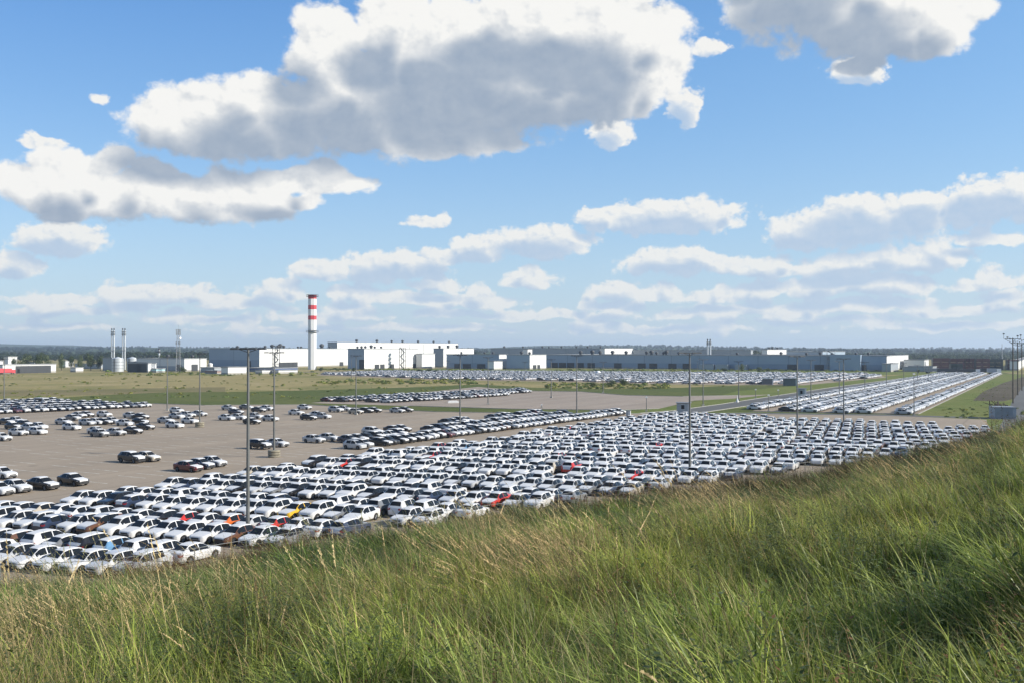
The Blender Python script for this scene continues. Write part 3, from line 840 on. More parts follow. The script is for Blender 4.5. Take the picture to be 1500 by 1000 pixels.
for k in range(-1, 16):
    for half in (0, 1):
        v0 = 54.2 + PAIR * k + (0 if half == 0 else 4.75)
        row_i = 2 * k + half + 1
        vc = v0 + 2.2
        u = left_edge(v0) + (1.2 if half == 0 else 2.6)
        uoff = 0.0
        while u < 110:
            typ, col = pick_car(rc)
            if k > 5 and rc.random() < .45: col = 'white'
            p = DD * (u + rc.uniform(-.07, .07)) + DC * (vc + rc.uniform(-.25, .25))
            u += PITCH_U
            ppx = proj(p)
            if vc + 2.2 > back_edge(u) : continue
            if ppx[0] < -160 or ppx[0] > 1455: continue
            if not beyond_fence(p + DC * (-2.3), 1.0) or not beyond_fence(p + DC * 2.3, 1.0): continue
            if rc.random() < (.07 if half else .045): continue
            AX = Vector((math.sin(rad(26)), math.cos(rad(26)), 0)); d = -AX if half == 0 else AX
            if rc.random() < .03: d = -d
            a = rz_of(d) + rc.uniform(-.02, .02)
            ALLC.append(dict(p=p, a=a, typ=typ, col=col, film=rc.random() < .95, lot='main', row=row_i, k=k, half=half, px=ppx))
# a few cars whose colours stand out in the photograph: nearest car to each spot takes that colour
for (sx, sy, typ, col) in [(148, 774, 'off-road car', 'brown'), (135, 738, 'hatchback', 'white'), (35, 796, 'hatchback', 'brown'), (190, 806, 'hatchback', 'light blue'), (262, 805, 'hatchback', 'white'),
                           (338, 778, 'saloon', 'orange'), (440, 744, 'saloon', 'yellow'), (500, 683, 'saloon', 'red'), (627, 676, 'saloon', 'red'), (648, 664, 'saloon', 'red'), (735, 738, 'saloon', 'red'),
                           (938, 704, 'saloon', 'red'), (823, 678, 'saloon', 'red'), (954, 658, 'saloon', 'red'), (993, 627, 'saloon', 'dark red'), (686, 663, 'saloon', 'light blue'), (20, 768, 'saloon', 'white'), (62, 768, 'saloon', 'white'), (85, 765, 'saloon', 'white'),
                           (275, 744, 'saloon', 'white'), (245, 742, 'saloon', 'white'), (215, 742, 'saloon', 'white'), (300, 785, 'saloon', 'white'), (250, 780, 'saloon', 'white'), (210, 778, 'saloon', 'white'), (100, 822, 'saloon', 'white'), (150, 825, 'saloon', 'white'), (55, 818, 'saloon', 'white'), (200, 755, 'saloon', 'blue'), (885, 626, 'hatchback', 'black'), (925, 694, 'hatchback', 'black')]:
    best = min((c for c in ALLC), key=lambda c: (c['px'][0] - sx) ** 2 + 4 * (c['px'][1] - sy) ** 2)
    best['typ'] = typ; best['col'] = col; best['film'] = True

# ---- the long dark rows along the near side of the half empty lot
rd = random.Random(5)
def dark_pick():
    c = rd.random(); col = 'black' if c < .30 else 'grey' if c < .48 else 'silver' if c < .72 else 'blue' if c < .80 else 'white' if c < .92 else 'dark red' if c < .96 else 'brown'
    typ = 'saloon' if rd.random() < .62 else ('off-road car' if rd.random() < .6 else 'hatchback')
    return typ, col
def a_row(start_px, end_px, lot, row, pitch=2.12, gap=.04, pick=dark_pick, d=None, film=.85):
    a = G(*start_px); e = G(*end_px); n = int((e - a).length / pitch); dr = (e - a).normalized()
    out = []
    for i in range(n + 1):
        typ, col = pick()
        if rd.random() < gap: continue
        p = a + dr * (i * pitch) + DE * rd.uniform(-.2, .2)
        f = rd.random() < film
        dd = d or DE
        out.append(dict(p=p, a=rz_of(dd) + rd.uniform(-.02, .02), typ=typ, col=col, film=f, lot=lot, row=row, px=proj(p)))
    ALLC.extend(out); return out
a_row((519, 657), (600, 646.5), 'dark', 1); a_row((606, 645.5), (745, 627.5), 'dark', 1); a_row((750, 627), (905, 606.5), 'dark', 1)
a_row((512, 648), (590, 638.5), 'dark', 2, gap=.12); a_row((632, 633), (700, 625), 'dark', 2, gap=.1); a_row((700, 624.5), (830, 609), 'dark', 2, gap=.06)
a_row((536, 638), (590, 631.5), 'dark', 3, gap=.3); a_row((655, 622), (790, 607.5), 'dark', 3, gap=.3)

# ---- scattered cars in the half empty lot, each set down by hand: x, y of its wheels, colour, type
SC = []
def sc(lst, lot):
    for (x, y, col, typ, label) in lst:
        p = G(x, y - 1.2); t = {'s': 'saloon', 'h': 'hatchback', 'o': 'off-road car'}[typ]
        SC.append(dict(p=p, a=rz_of(DE) + rd.uniform(-.03, .03), typ=t, col=col, film=True, lot=lot, row=0, px=proj(p), label=label))
sc([(3, 701, 'white', 's', 'white car cut off by the left edge above the white pair'),
    (-3, 725, 'white', 's', 'white saloon at far left beside the black saloons'), (23, 721, 'silver', 's', 'silver and white saloon left of the two black saloons'),
    (63, 717, 'black', 's', 'left one of two shiny black saloons alone on asphalt'), (107, 711, 'black', 's', 'right one of two shiny black saloons alone on asphalt'),
    (193, 678, 'black', 'o', 'black off-road car with white bonnet alone on empty asphalt'), (216, 676, 'beige', 's', 'pale beige saloon half behind the lone black off-road car'),
    (276, 691, 'dark red', 's', 'dark red saloon, nearest of a trio on the asphalt'), (294, 687, 'blue', 's', 'dark blue saloon in the middle of the trio'), (312, 683.5, 'silver', 's', 'silver saloon at the far end of the trio'),
    (380, 658, 'black', 'o', 'black off-road car left of the lamp on a concrete block'), (406, 655, 'silver', 's', 'silver saloon behind the lamp on a concrete block'),
    (460, 649, 'silver', 's', 'silver saloon, left of a pair on empty asphalt'), (482, 646.5, 'silver', 's', 'pale saloon, right of a pair on empty asphalt'),
    (2, 646, 'white', 's', 'white saloon cut by the left edge on empty asphalt')], 'lone')
groups = {
 'cluster nearest the left edge': [(10, 622, 'black', 's'), (24, 620, 'white', 's'), (20, 629, 'black', 's'), (36, 625, 'black', 's'), (27, 638, 'white', 's'), (55, 636.5, 'white', 's'), (57, 629, 'white', 's'), (44, 631, 'silver', 's')],
 'widest cluster on the empty asphalt': [(93, 622, 'silver', 's'), (105, 630, 'white', 's'), (107, 616, 'grey', 's'), (116, 612, 'silver', 's'), (128, 623, 'silver', 's'), (127, 611, 'black', 's'), (141, 622, 'white', 's'), (153, 611, 'white', 'h'), (153, 622, 'black', 's'), (164, 620.5, 'silver', 's'), (183, 624, 'white', 's'),
   (142, 636, 'white', 's'), (146, 640, 'grey', 'h'), (170, 638, 'silver', 's'), (195, 635.5, 'black', 's'), (192, 612.5, 'silver', 's'), (207, 614, 'black', 's'), (206, 621.5, 'black', 's'), (213, 629.5, 'black', 's')],
 'small cluster beside the left lamp post': [(259, 605, 'white', 'h'), (243, 620, 'silver', 's'), (259, 613.5, 'silver', 's'), (278, 620.5, 'white', 's'), (256, 627, 'white', 's'), (292, 610, 'silver', 's'), (275, 611.5, 'white', 's')],
 'cluster behind the two nearest lamp posts': [(335, 601, 'silver', 's'), (332, 616, 'white', 's'), (350, 615, 'white', 's'), (346, 607, 'blue', 's'), (374, 613.5, 'silver', 's'), (361, 600, 'grey', 's'), (379, 604, 'black', 's'), (391, 601.5, 'white', 's'), (369, 621.5, 'black', 's'), (396, 617, 'silver', 's')],
 'little cluster right of the two lamp posts': [(434, 608, 'white', 's'), (446, 600, 'white', 's'), (452, 615.5, 'black', 's'), (465, 611, 'silver', 's'), (473, 613.5, 'silver', 's')],
 'short row along the far kerb': [(492, 604, 'silver', 'o'), (505, 602.5, 'white', 's'), (521, 606.5, 'beige', 's'), (536, 605, 'black', 's'), (548, 604.5, 'black', 's'), (582, 605, 'silver', 's'), (594, 604, 'black', 's')],
}
for gname, lst in groups.items():
    lst = sorted(lst)
    for q, (x, y, col, typ) in enumerate(lst):
        p = G(x, y - 1.0); t = {'s': 'saloon', 'h': 'hatchback', 'o': 'off-road car'}[typ]
        SC.append(dict(p=p, a=rz_of(DE) + rd.uniform(-.03, .03), typ=t, col=col, film=True, lot='cluster', row=0, px=proj(p), cl=gname, q=q + 1))

# ---- far masses
FAR = []
def white_pick():
    c = rd.random(); col = 'white' if c < .70 else 'silver' if c < .84 else 'grey' if c < .92 else 'black'
    return ('saloon' if rd.random() < .7 else 'off-road car'), col
n0 = len(ALLC)
for i, yy in enumerate((604.5, 601.5, 598, 594.5, 591.5)):
    a_row((-120 - i * 4, yy + 6.3 - i * .2), (222 - i * 34, [595.2, 593.6, 592.0, 590.2, 588.6][i]), 'far left', i + 1, gap=.03)
a_row((478, 587.5), (770, 572.6), 'far middle', 1, gap=.02); a_row((500, 588), (690, 577.2), 'far middle', 2, gap=.05); a_row((535, 589), (772, 574.4), 'far middle', 3, gap=.2)
a_row((565, 589.4), (640, 585.2), 'far middle', 4, gap=.1); a_row((655, 584.6), (740, 578.6), 'far middle', 5, gap=.1)
# right lot, rows running away
for i, (s0, e0) in enumerate([((1105, 599.5), (1383, 547.2)), ((1153, 602.3), (1402, 547.3)), ((1186, 603.2), (1411, 547.5)), ((1232, 604.8), (1430, 547.6)), ((1262, 605.5), (1441, 547.6)), ((1323, 606.5), (1462, 547.6))]):
    a_row(s0, e0, 'right', i + 1, pitch=2.05, gap=.015, pick=white_pick, film=1.0)
# far band before the factory
BAND = [(468, 548.0), (650, 555.2), (800, 557), (1000, 561.5), (1175, 562.5), (1292, 551.8), (1262, 547.6), (1000, 546.3), (800, 545.2), (570, 544.0)]
bp_ = [G(*p) for p in BAND]
def inside_w(p, poly):
    return inside_px((p[0], p[1]), [(q[0], q[1]) for q in poly])
cx = sum((p for p in bp_), Vector()) / len(bp_)
for ei in range(-60, 61):
    off_e = (ei // 2) * 13.5 + (ei % 2) * 4.8
    for ai in range(-170, 171):
        p = cx + DE * off_e + DA * (ai * 2.15)
        if inside_w(p, bp_):
            typ, col = white_pick()
            if rd.random() < .06 or math.sin(p.x * .05 + 2) * math.sin(p.y * .035) > .93: continue
            ALLC.append(dict(p=p, a=rz_of(DE) + (math.pi if rd.random() < .5 else 0), typ=typ, col=col, film=True, lot='far', row=0, px=proj(p)))

# ---- the 300 that show largest become objects of their own
HILL_EDGE = [(-200, 880), (0, 852), (150, 842), (285, 822), (430, 796), (640, 762), (850, 728), (1000, 708), (1130, 700), (1290, 672), (1440, 628), (1500, 602)]
def edge_y(x):
    for (a, ya), (b_, yb) in zip(HILL_EDGE[:-1], HILL_EDGE[1:]):
        if a <= x <= b_: return ya + (yb - ya) * (x - a) / (b_ - a)
    return 600
for c in SC: c['score'] = c['p'].y * .62
for c in ALLC:
    c['score'] = c['p'].y * (1.0 if c['lot'] == 'main' else .88)
    x, y = c['px']
    if x < 0 or x > 1500 or y > edge_y(x) - 1: c['score'] += 500
cand = sorted(ALLC + SC, key=lambda c: c['score'])
TOP = cand[:300]; REST = cand[300:]
# labels: count each row from the left
rows_ = {}
for c in TOP:
    if c['lot'] in ('main', 'dark', 'far left'): rows_.setdefault((c['lot'], c['row']), []).append(c)
main_rows = sorted({r for (l, r) in rows_ if l == 'main'})
for (lot, r), lst in rows_.items():
    lst.sort(key=lambda c: c['px'][0])
    for i, c in enumerate(lst):
        kind = 'wrapped ' + c['col'] + ' ' + c['typ'] if c['film'] else c['col'] + ' ' + c['typ']
        if c['typ'] == 'off-road car': kind = kind.replace('off-road car', 'offroader')
        if lot == 'main':
            rr = main_rows.index(r) + 1
            face = 'nose' if c['half'] == 0 else 'tail'
            c['label'] = '%s, %s from the left in the %s row up from the grass' % (kind, ordinal(i + 1), ordinal(rr))
            c['group'] = 'cars parked in tight rows below the grassy bank'
        elif lot == 'dark':
            c['label'] = '%s, %s from the left in the %s line of dark cars' % (kind, ordinal(i + 1), ['', 'near', 'middle', 'far'][r])
            c['group'] = 'dark and silver cars lined up beside the empty asphalt'
        else:
            c['label'] = '%s, %s from the left in %s line at the meadow edge' % (kind, ordinal(i + 1), ordinal(r)); c['group'] = 'cars at the meadow edge'
for c in TOP:
    if c['lot'] == 'cluster':
        kind = c['col'] + ' ' + ('offroader' if c['typ'] == 'off-road car' else c['typ'])
        c['label'] = '%s, %s from the left in the %s' % (kind, ordinal(c['q']), c['cl']); c['group'] = c['cl']
    if c['lot'] == 'lone': c['group'] = 'cars standing alone on the empty asphalt'
    if 'label' not in c: c['label'] = '%s %s standing in a long far row' % (c['col'], c['typ']); c['group'] = 'cars in long far rows'
print('cars', len(ALLC), 'main', sum(c['lot'] == 'main' for c in ALLC), 'top lots', {l: sum(c['lot'] == l for c in TOP) for l in {c['lot'] for c in TOP}}, 'Zmax', max(c['p'].y for c in TOP))
for i, c in enumerate(TOP):
    lab = c['label'].split()
    build_car(c['typ'], c['col'], c['film'], (c['p'].x, c['p'].y, .015), c['a'], ' '.join(lab[:16]), c.get('group'), rich=i < 130)
def mass(name, lst, label):
    if not lst: return
    P_, R_, S_, I_, C_ = [], [], [], [], []
    for c in lst:
        P_.append((c['p'].x, c['p'].y, .015)); R_.append((0, 0, c['a'])); S_.append((.955, .955, .97))
        ti = {'saloon': 0, 'hatchback': 1, 'off-road car': 2}[c['typ']]
        if not c['film']: ti = 3 if ti == 0 else 4
        I_.append(ti); C_.append(PAINT[c['col']])
    srcs = [source(m_, 'car') for m_ in ICARS]
    o = scatter(name, P_, R_, S_, I_, C_, srcs); o['label'] = label
ICARS = [instance_car(*t) for t in ITYPES]
mass('parked_cars', REST, 'all the smaller parked cars filling the rows further back')
# ================================================================== buildings
M_WALL = mat('pale_wall_panels', (.60, .605, .60), .55, var=.05, vscale=.05, bump=.05, bscale=.6)
M_WALLB = mat('blue_grey_wall_panels', (.27, .345, .43), .55, var=.12, vscale=.04)  # blue cladding, its tone deepened to carry the shade of the shaded faces
M_WALLG = mat('grey_wall_panels', (.30, .33, .36), .55, var=.12, vscale=.06)
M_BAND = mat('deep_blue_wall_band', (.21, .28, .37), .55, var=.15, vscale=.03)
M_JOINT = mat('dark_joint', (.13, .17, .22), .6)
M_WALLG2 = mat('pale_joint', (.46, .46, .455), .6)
M_ROOF = mat('roof_membrane', (.20, .20, .20), .9, var=.3, vscale=.05)
M_DARK = mat('dark_opening', (.03, .035, .04), .6, var=.2, vscale=.2)
M_STEEL = mat('galvanised_steel', (.30, .31, .32), .5, metal=.4, var=.2, vscale=.8)
M_DKSTEEL = mat('dark_steel', (.05, .055, .06), .6, var=.3, vscale=.8)
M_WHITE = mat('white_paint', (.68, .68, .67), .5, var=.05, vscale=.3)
M_RED = mat('red_paint', (.52, .05, .06), .55, var=.1, vscale=.2)
M_SILO = mat('silo_metal', (.55, .58, .60), .4, metal=.3, var=.12, vscale=.3)

def solve_t(P, d, x, tmax=4000):
    """distance t along d from P so that the point shows at picture column x"""
    lo, hi = 0.0, tmax; f0 = proj(P)[0] - x
    for _ in range(60):
        mid = (lo + hi) / 2
        if (proj(P + d * mid)[0] - x) * f0 > 0: lo = mid
        else: hi = mid
    return lo
def hall(name, label, xl, xc, xr, yb, yt, cat='factory hall', wall=None, wall2=None, depth_l=None, gable=None, doors=(), roof=True, group=None, zbase=0.0, vents=(), low_windows=False):
    """box building: shaded face xl..xc, sunlit face xc..xr, corner foot at (xc, yb), roof at yt"""
    P0 = G(xc, yb); wl = solve_t(P0, -DE, xl) if xl < xc else 8.0
    wr = solve_t(P0, DA, xr) if xr > xc else 40.0
    wl = max(wl, 6.0); wr = max(wr, 6.0)
    h = zat(P0.y, yt)
    t = empty(name, P0, rz_of(DE), label, cat, group)
    # local: x along DE (so the block spans -wl..0), y: DA is +90deg from DE -> +y
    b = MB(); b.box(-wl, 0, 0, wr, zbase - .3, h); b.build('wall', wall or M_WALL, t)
    if gable: b = MB(); b.box(.001, .05, 0, wr, 1.1, h - .06); b.build('sunlit_cladding', gable, t)  # white on the sunlit face only; shade is put into the darker wall colour
    b = MB(); b.box(-wl - .25, .25, -.25, .35, h - .05, h + .55); b.box(-wl - .25, .25, wr - .35, wr + .25, h - .05, h + .55)
    b.box(-wl - .25, -wl + .35, .35, wr - .35, h - .05, h + .55); b.box(-.35, .25, .35, wr - .35, h - .05, h + .55); b.build('parapet', wall2 or M_STEEL, t)
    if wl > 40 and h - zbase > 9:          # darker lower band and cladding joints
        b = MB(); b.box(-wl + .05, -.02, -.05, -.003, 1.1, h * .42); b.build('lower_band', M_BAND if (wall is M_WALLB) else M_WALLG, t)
    for L_, ax in ((wl, 0), (wr, 1)):
        if L_ > 30 and h > 9:
            nj = int(L_ / 22)
            for q_ in range(1, nj):
                c_ = L_ * q_ / nj; b = MB()
                if ax == 0: b.box(-c_ - .16, -c_ + .16, -.10, -.051, 1.1, h - .1)
                else: b.box(.051, .10, c_ - .16, c_ + .16, 1.1, h - .1)
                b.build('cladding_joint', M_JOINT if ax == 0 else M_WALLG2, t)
    b = MB(); b.box(-wl + .35, -.35, .35, wr - .35, h - .1, h + .12); b.build('roof', M_ROOF, t)
    b = MB(); b.box(-wl - .04, .04, -.06, 0.0, zbase - .3, zbase + 1.1); b.box(0.0, .06, 0, wr, zbase - .3, zbase + 1.1); b.build('plinth', M_CONC, t)
    # doors: (face, px, width, height) 's' shaded face, 'l' lit face
    for (fc, x, w, hh) in doors:
        if fc == 's':
            q = solve_t(P0, -DE, x); b = MB(); b.box(-q - w / 2, -q + w / 2, -.16, -.01, zbase, zbase + hh)
        else:
            q = solve_t(P0, DA, x); b = MB(); b.box(.01, .16, q - w / 2, q + w / 2, zbase, zbase + hh)
        d_ = b.build('door', M_DARK if hh > 2.6 else M_STEEL, t)
    for (x, sz) in vents:       # fans along the roof edge
        q = solve_t(P0 + Vector((0, 0, 0)), DA, x) if x > xc else -1
        yy = q if q >= 0 else RNG.uniform(3, 12); xx = -RNG.uniform(2, 5) if q >= 0 else -solve_t(P0, -DE, x)
        b = MB(); b.box(xx - .5 * sz, xx + .5 * sz, yy - .5 * sz, yy + .5 * sz, h + .1, h + 1.1 * sz)
        b.ring([(1.0 * sz, h + 1.1 * sz), (1.15 * sz, h + 1.5 * sz), (1.0 * sz, h + 2.1 * sz), (.3 * sz, h + 2.5 * sz)], 10, 0, True, (xx, yy, 0))
        b.build('roof_vent', M_DKSTEEL, t)
    return t, P0, wl, wr, h

# upper storeys at the back first
t, P0, wl, wr, h = hall('paint_shop', 'tall white upper hall rising behind the white halls', 480, 494, 671, 531, 501.5, wall=M_WALLG, gable=M_WHITE, vents=[(525, 1.7), (555, 1.7), (578, 1.5), (593, 1.6), (615, 1.6), (638, 1.5), (662, 1.6)], wall2=M_STEEL)  # grey of the left end is shade put into the wall colour
for x in (498, 586, 600, 620):
    q = solve_t(P0, DA, x); b = MB(); b.box(.02, .3, q - .4, q + .4, 0, h - 1); b.build('downpipe', M_STEEL, t)
hall('upper_hall', 'long low grey hall seen over the roof of the shaded plant', 719, 888, 891, 532.5, 510.3, wall=M_WALLG, vents=[(732, 1.3), (762, 1.2), (790, 1.2), (800, 1), (820, 1.2), (838, 1.2), (858, 1.2), (877, 1.2)])
hall('roof_block', 'small white block on the roof beside the long grey hall', 772, 773, 779.5, 533, 511.5, wall=M_WHITE)
hall('roof_block', 'wide white roof block with a grey lower part', 884, 886, 927, 533.5, 510.3, wall=M_WHITE)
hall('upper_hall', 'grey roof hall behind the long shaded plant, beside the twin flue', 927, 1100, 1103, 533.5, 513, wall=M_WALLG)
hall('roof_block', 'bright white block on the plant roof right of the twin flue', 1118, 1124, 1152, 533.5, 512.0, wall=M_WHITE, vents=[(1130, 1.2), (1138, 1.2), (1145, 1.2)])
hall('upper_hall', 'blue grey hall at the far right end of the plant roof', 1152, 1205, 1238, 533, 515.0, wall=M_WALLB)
# main row of halls
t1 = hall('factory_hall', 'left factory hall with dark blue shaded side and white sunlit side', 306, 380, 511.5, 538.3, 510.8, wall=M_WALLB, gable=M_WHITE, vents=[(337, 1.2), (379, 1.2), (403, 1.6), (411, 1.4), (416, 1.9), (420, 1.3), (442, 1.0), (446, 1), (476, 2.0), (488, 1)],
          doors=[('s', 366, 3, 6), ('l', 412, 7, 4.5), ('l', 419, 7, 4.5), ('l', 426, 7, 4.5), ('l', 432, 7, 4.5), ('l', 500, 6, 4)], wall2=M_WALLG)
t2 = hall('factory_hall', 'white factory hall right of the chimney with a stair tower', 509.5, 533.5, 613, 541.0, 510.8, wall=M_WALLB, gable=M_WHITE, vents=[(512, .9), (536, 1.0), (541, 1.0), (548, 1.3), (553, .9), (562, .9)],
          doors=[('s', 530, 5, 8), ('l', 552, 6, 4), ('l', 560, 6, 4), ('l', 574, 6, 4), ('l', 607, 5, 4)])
hall('factory_hall', 'lower white annexe with an arched grey corner', 613.5, 618, 637, 539, 518, wall=M_WALL)
hall('factory_hall', 'grey fronted white block with three roof fans', 635, 649.5, 694, 537.5, 510.5, wall=M_WALLG, gable=M_WHITE, vents=[(650, 1.2), (661, 1.3), (672, 1.4)])  # front's shade is put into the grey wall colour, sunlit side white
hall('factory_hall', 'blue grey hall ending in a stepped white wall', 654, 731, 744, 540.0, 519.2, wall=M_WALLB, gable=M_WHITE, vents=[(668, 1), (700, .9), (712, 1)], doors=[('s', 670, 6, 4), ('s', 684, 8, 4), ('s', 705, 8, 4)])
b = MB()
hall('factory_annexe', 'low white annexe at the foot of the stepped white wall', 722.5, 723.5, 736, 541.0, 529, wall=M_WHITE)
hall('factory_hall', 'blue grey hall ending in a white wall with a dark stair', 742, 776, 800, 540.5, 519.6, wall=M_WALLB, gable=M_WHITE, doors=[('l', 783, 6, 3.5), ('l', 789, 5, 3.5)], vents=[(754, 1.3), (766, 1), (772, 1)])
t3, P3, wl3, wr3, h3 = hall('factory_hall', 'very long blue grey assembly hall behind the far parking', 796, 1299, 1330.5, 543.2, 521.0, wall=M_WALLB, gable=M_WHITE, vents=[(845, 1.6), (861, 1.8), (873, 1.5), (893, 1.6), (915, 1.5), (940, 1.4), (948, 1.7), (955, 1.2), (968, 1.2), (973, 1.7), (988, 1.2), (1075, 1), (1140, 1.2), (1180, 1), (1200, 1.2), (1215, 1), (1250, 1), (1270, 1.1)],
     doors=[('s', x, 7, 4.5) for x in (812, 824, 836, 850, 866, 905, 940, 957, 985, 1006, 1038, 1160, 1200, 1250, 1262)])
for x, w_ in ((1038, 12), (1060, 10), (1088, 9), (1240, 22)):
    q = solve_t(P3, -DE, x); b = MB(); b.box(-q - w_ / 2, -q + w_ / 2, -6, -.08, 0, 4.2 if w_ < 20 else 12); b.build('loading_bay', M_WALLG if w_ < 20 else M_WALLB, t3)
q = solve_t(P3, -DE, 1219); b = MB(); b.box(-q - 4, -q + 2, -2.5, -.08, 11, h3 + .9); b.build('stair_head', M_WHITE, t3)
for k in range(5):
    b = MB(); z0 = k * 3.0; b.box(-q - 3.2, -q + 2.6, -3.0, -.08, z0 + 2.7, z0 + 2.9)
    b.tube((-q - 3 if k % 2 else -q + 2.4, -1.5, z0), (-q + 2.4 if k % 2 else -q - 3, -1.5, z0 + 2.8), .35, .35, 4, 0, True, False); b.build('stair_flight', M_STEEL, t3)
for sx in (-3.2, 2.6):
    b = MB(); b.box(-q + sx - .15, -q + sx + .15, -3, -2.7, 0, 14); b.build('stair_post', M_STEEL, t3)
hall('factory_hall', 'grey hall beyond the white gable at the right end', 1324, 1354, 1360.5, 541, 527.2, wall=M_WALL)
hall('shed', 'long low grey shed before the gable at the right end', 1322, 1366, 1372, 544.2, 537.5, cat='shed', wall=M_WALLG)
hall('office_block', 'white block with dark windows right of the white gable', 1304, 1305, 1316, 544.2, 533, cat='building', wall=M_WALLG)

# open steel stair towers on the sunlit walls
def stair_tower(px, yb, yt, w, label):
    P0 = G(px, yb); h = zat(P0.y, yt); t = empty('stair_tower', P0, rz_of(DE), label, 'stair tower')
    n = int(h / 3.2)
    for sx in (-w / 2, w / 2):
        for sy in (-w * .3, w * .3):
            b = MB(); b.box(sx - .16, sx + .16, sy - .16, sy + .16, 0, h); b.build('post', M_DKSTEEL, t)
    for k in range(n):
        z = (k + 1) * h / n
        b = MB(); b.box(-w / 2 - .4, w / 2 + .4, -w * .3 - .3, w * .3 + .3, z - .12, z + .08)
        b.box(-w / 2 - .4, w / 2 + .4, -w * .3 - .35, -w * .3 - .28, z + .9, z + 1.0); b.build('landing', M_DKSTEEL, t)
        s = 1 if k % 2 else -1
        b = MB(); b.tube((-s * w * .45, 0, z - h / n), (s * w * .45, 0, z), .42, .42, 4, 0, True, False); b.build('flight', M_STEEL, t)
stair_tower(404.5, 539.5, 506, 5.0, 'dark zigzag stair tower on the white wall left of the chimney')
stair_tower(589.5, 540, 509.5, 4.2, 'dark zigzag stair tower on the white wall right of the chimney')

# the striped chimney
P0 = G(457.3, 540.5); H0 = zat(P0.y, 432.5); s_ = P0.y / F
t = empty('factory_chimney', P0, rz_of(DE), 'tall white chimney with three red bands at its top', 'chimney')
R0 = 5.9 * s_
def chim(name, ya, yb2, m, r=R0):
    z0, z1 = zat(P0.y, yb2), zat(P0.y, ya); b = MB()
    vs = []
    for z in (z0, z1):
        for i in range(8):
            a = math.pi / 8 + i * math.pi / 4; vs.append((r / math.cos(math.pi / 8) * math.cos(a), r / math.cos(math.pi / 8) * math.sin(a), z))
    b.add(vs, [(i, (i + 1) % 8, 8 + (i + 1) % 8, 8 + i) for i in range(8)] + [tuple(range(8, 16)), tuple(range(7, -1, -1))]); b.build(name, m, t)
zz = [(432.5, 438.2, M_RED), (438.2, 447.4, M_WHITE), (447.4, 453.6, M_RED), (453.6, 462.6, M_WHITE), (462.6, 468.6, M_RED), (468.6, 486, M_WHITE), (486, 541, M_WHITE)]
for i, (a, c, m_) in enumerate(zz): chim('red_band' if m_ is M_RED else 'shaft', a, c, m_, R0 * (1.0 if m_ is M_WHITE else 1.01))
for y_ in (434.5, 486.5):
    z = zat(P0.y, y_); b = MB(); b.ring([(R0 + .1, z - .2), (R0 + 1.7, z - .2), (R0 + 1.7, z), (R0 + .1, z)], 16)
    for k in range(12):
        a = k * math.pi / 6; b.tube((math.cos(a) * (R0 + 1.6), math.sin(a) * (R0 + 1.6), z), (math.cos(a) * (R0 + 1.6), math.sin(a) * (R0 + 1.6), z + 1.2), .06, n=4)
    b.ring([(R0 + 1.55, z + 1.15), (R0 + 1.7, z + 1.15), (R0 + 1.7, z + 1.25), (R0 + 1.55, z + 1.25)], 16); b.build('gallery', M_DKSTEEL, t)

def flue(px, yb, yt, r, label, n=2, name='flue_stack'):
    P0 = G(px, yb); h = zat(P0.y, yt); t = empty(name, P0, 0, label, 'chimney')
    for k in range(n):
        x = (k - (n - 1) / 2) * r * 2.9
        b = MB(); b.tube((x, 0, 0), (x, 0, h), r, r * .92, 12); p = b.build('flue', M_SILO, t)
        for zf in (.97, .93, .89, .5):
            b = MB(); b.ring([(r, h * zf - .5), (r * 1.35, h * zf - .5), (r * 1.35, h * zf), (r, h * zf)], 12, 0, True, (x, 0, 0)); b.build('collar', M_DKSTEEL if zf > .8 else M_STEEL, p)
        b = MB(); b.tube((x, 0, h - .2), (x, 0, h + 1.6), r * .7, r * .7, 10); b.build('cap', M_DKSTEEL, p)
flue(165.3, 541, 484, .62, 'left pair of slim steel flues beside the tanks'); flue(181.2, 541, 484, .62, 'right pair of slim steel flues beside the tanks')
flue(1038.5, 540, 499.5, .75, 'slim twin flue rising above the long plant roof')
flue(233, 541, 512.5, .9, 'single short dark flue on the energy building roof', 1)

# energy centre at left
hall('energy_building', 'narrow grey building at the left of the two flue pairs', 150.5, 164, 168, 542.5, 524.5, cat='building', wall=M_WALLG)
hall('energy_building', 'long dark grey energy building with white gable', 200, 270, 302.5, 543.4, 525.3, cat='building', wall=M_WALL, doors=[('s', 262, 5, 5), ('l', 285, 6, 5)], vents=[(229, 1.3), (255, .8), (269, 1.2)])
hall('canopy_shed', 'black fronted shed with white sunlit side by the tanks', 188, 217, 229, 545, 532.2, cat='shed', wall=M_WALL, doors=[('s', 197, 14, 7), ('s', 208, 10, 7)])
def tank(px, yb, yt, wpx, label, cone=True, name='storage_tank', m=None, group=None):
    P0 = G(px, yb); h = zat(P0.y, yt); r = wpx / 2 * P0.y / F
    t = empty(name, P0, 0, label, 'tank', group)
    b = MB(); b.ring([(r, -.2), (r, h * .86)], 24); b.build('shell', m or M_SILO, t)
    b = MB(); b.ring([(r * 1.03, h * .86), (r * 1.03, h * .875), (.12, h if cone else h * .9)], 24); b.build('roof', m or M_SILO, t)
    b = MB()
    for k in (1, 2, 3): z = h * .215 * k; b.ring([(r + .01, z - .12), (r + .14, z - .12), (r + .14, z + .12), (r + .01, z + .12)], 24)
    b.build('hoop', M_STEEL, t)
    b = MB(); b.box(-r * .2 - .25, -r * .2 + .25, -r - .55, -r - .4, 0, h * .88)
    b.build('ladder', M_DKSTEEL, t)
tank(172.5, 543.5, 522, 16.5, 'large pale metal tank with conical roof between the flue pairs')
tank(194, 542, 522, 16, 'second large metal tank right of the flue pairs')
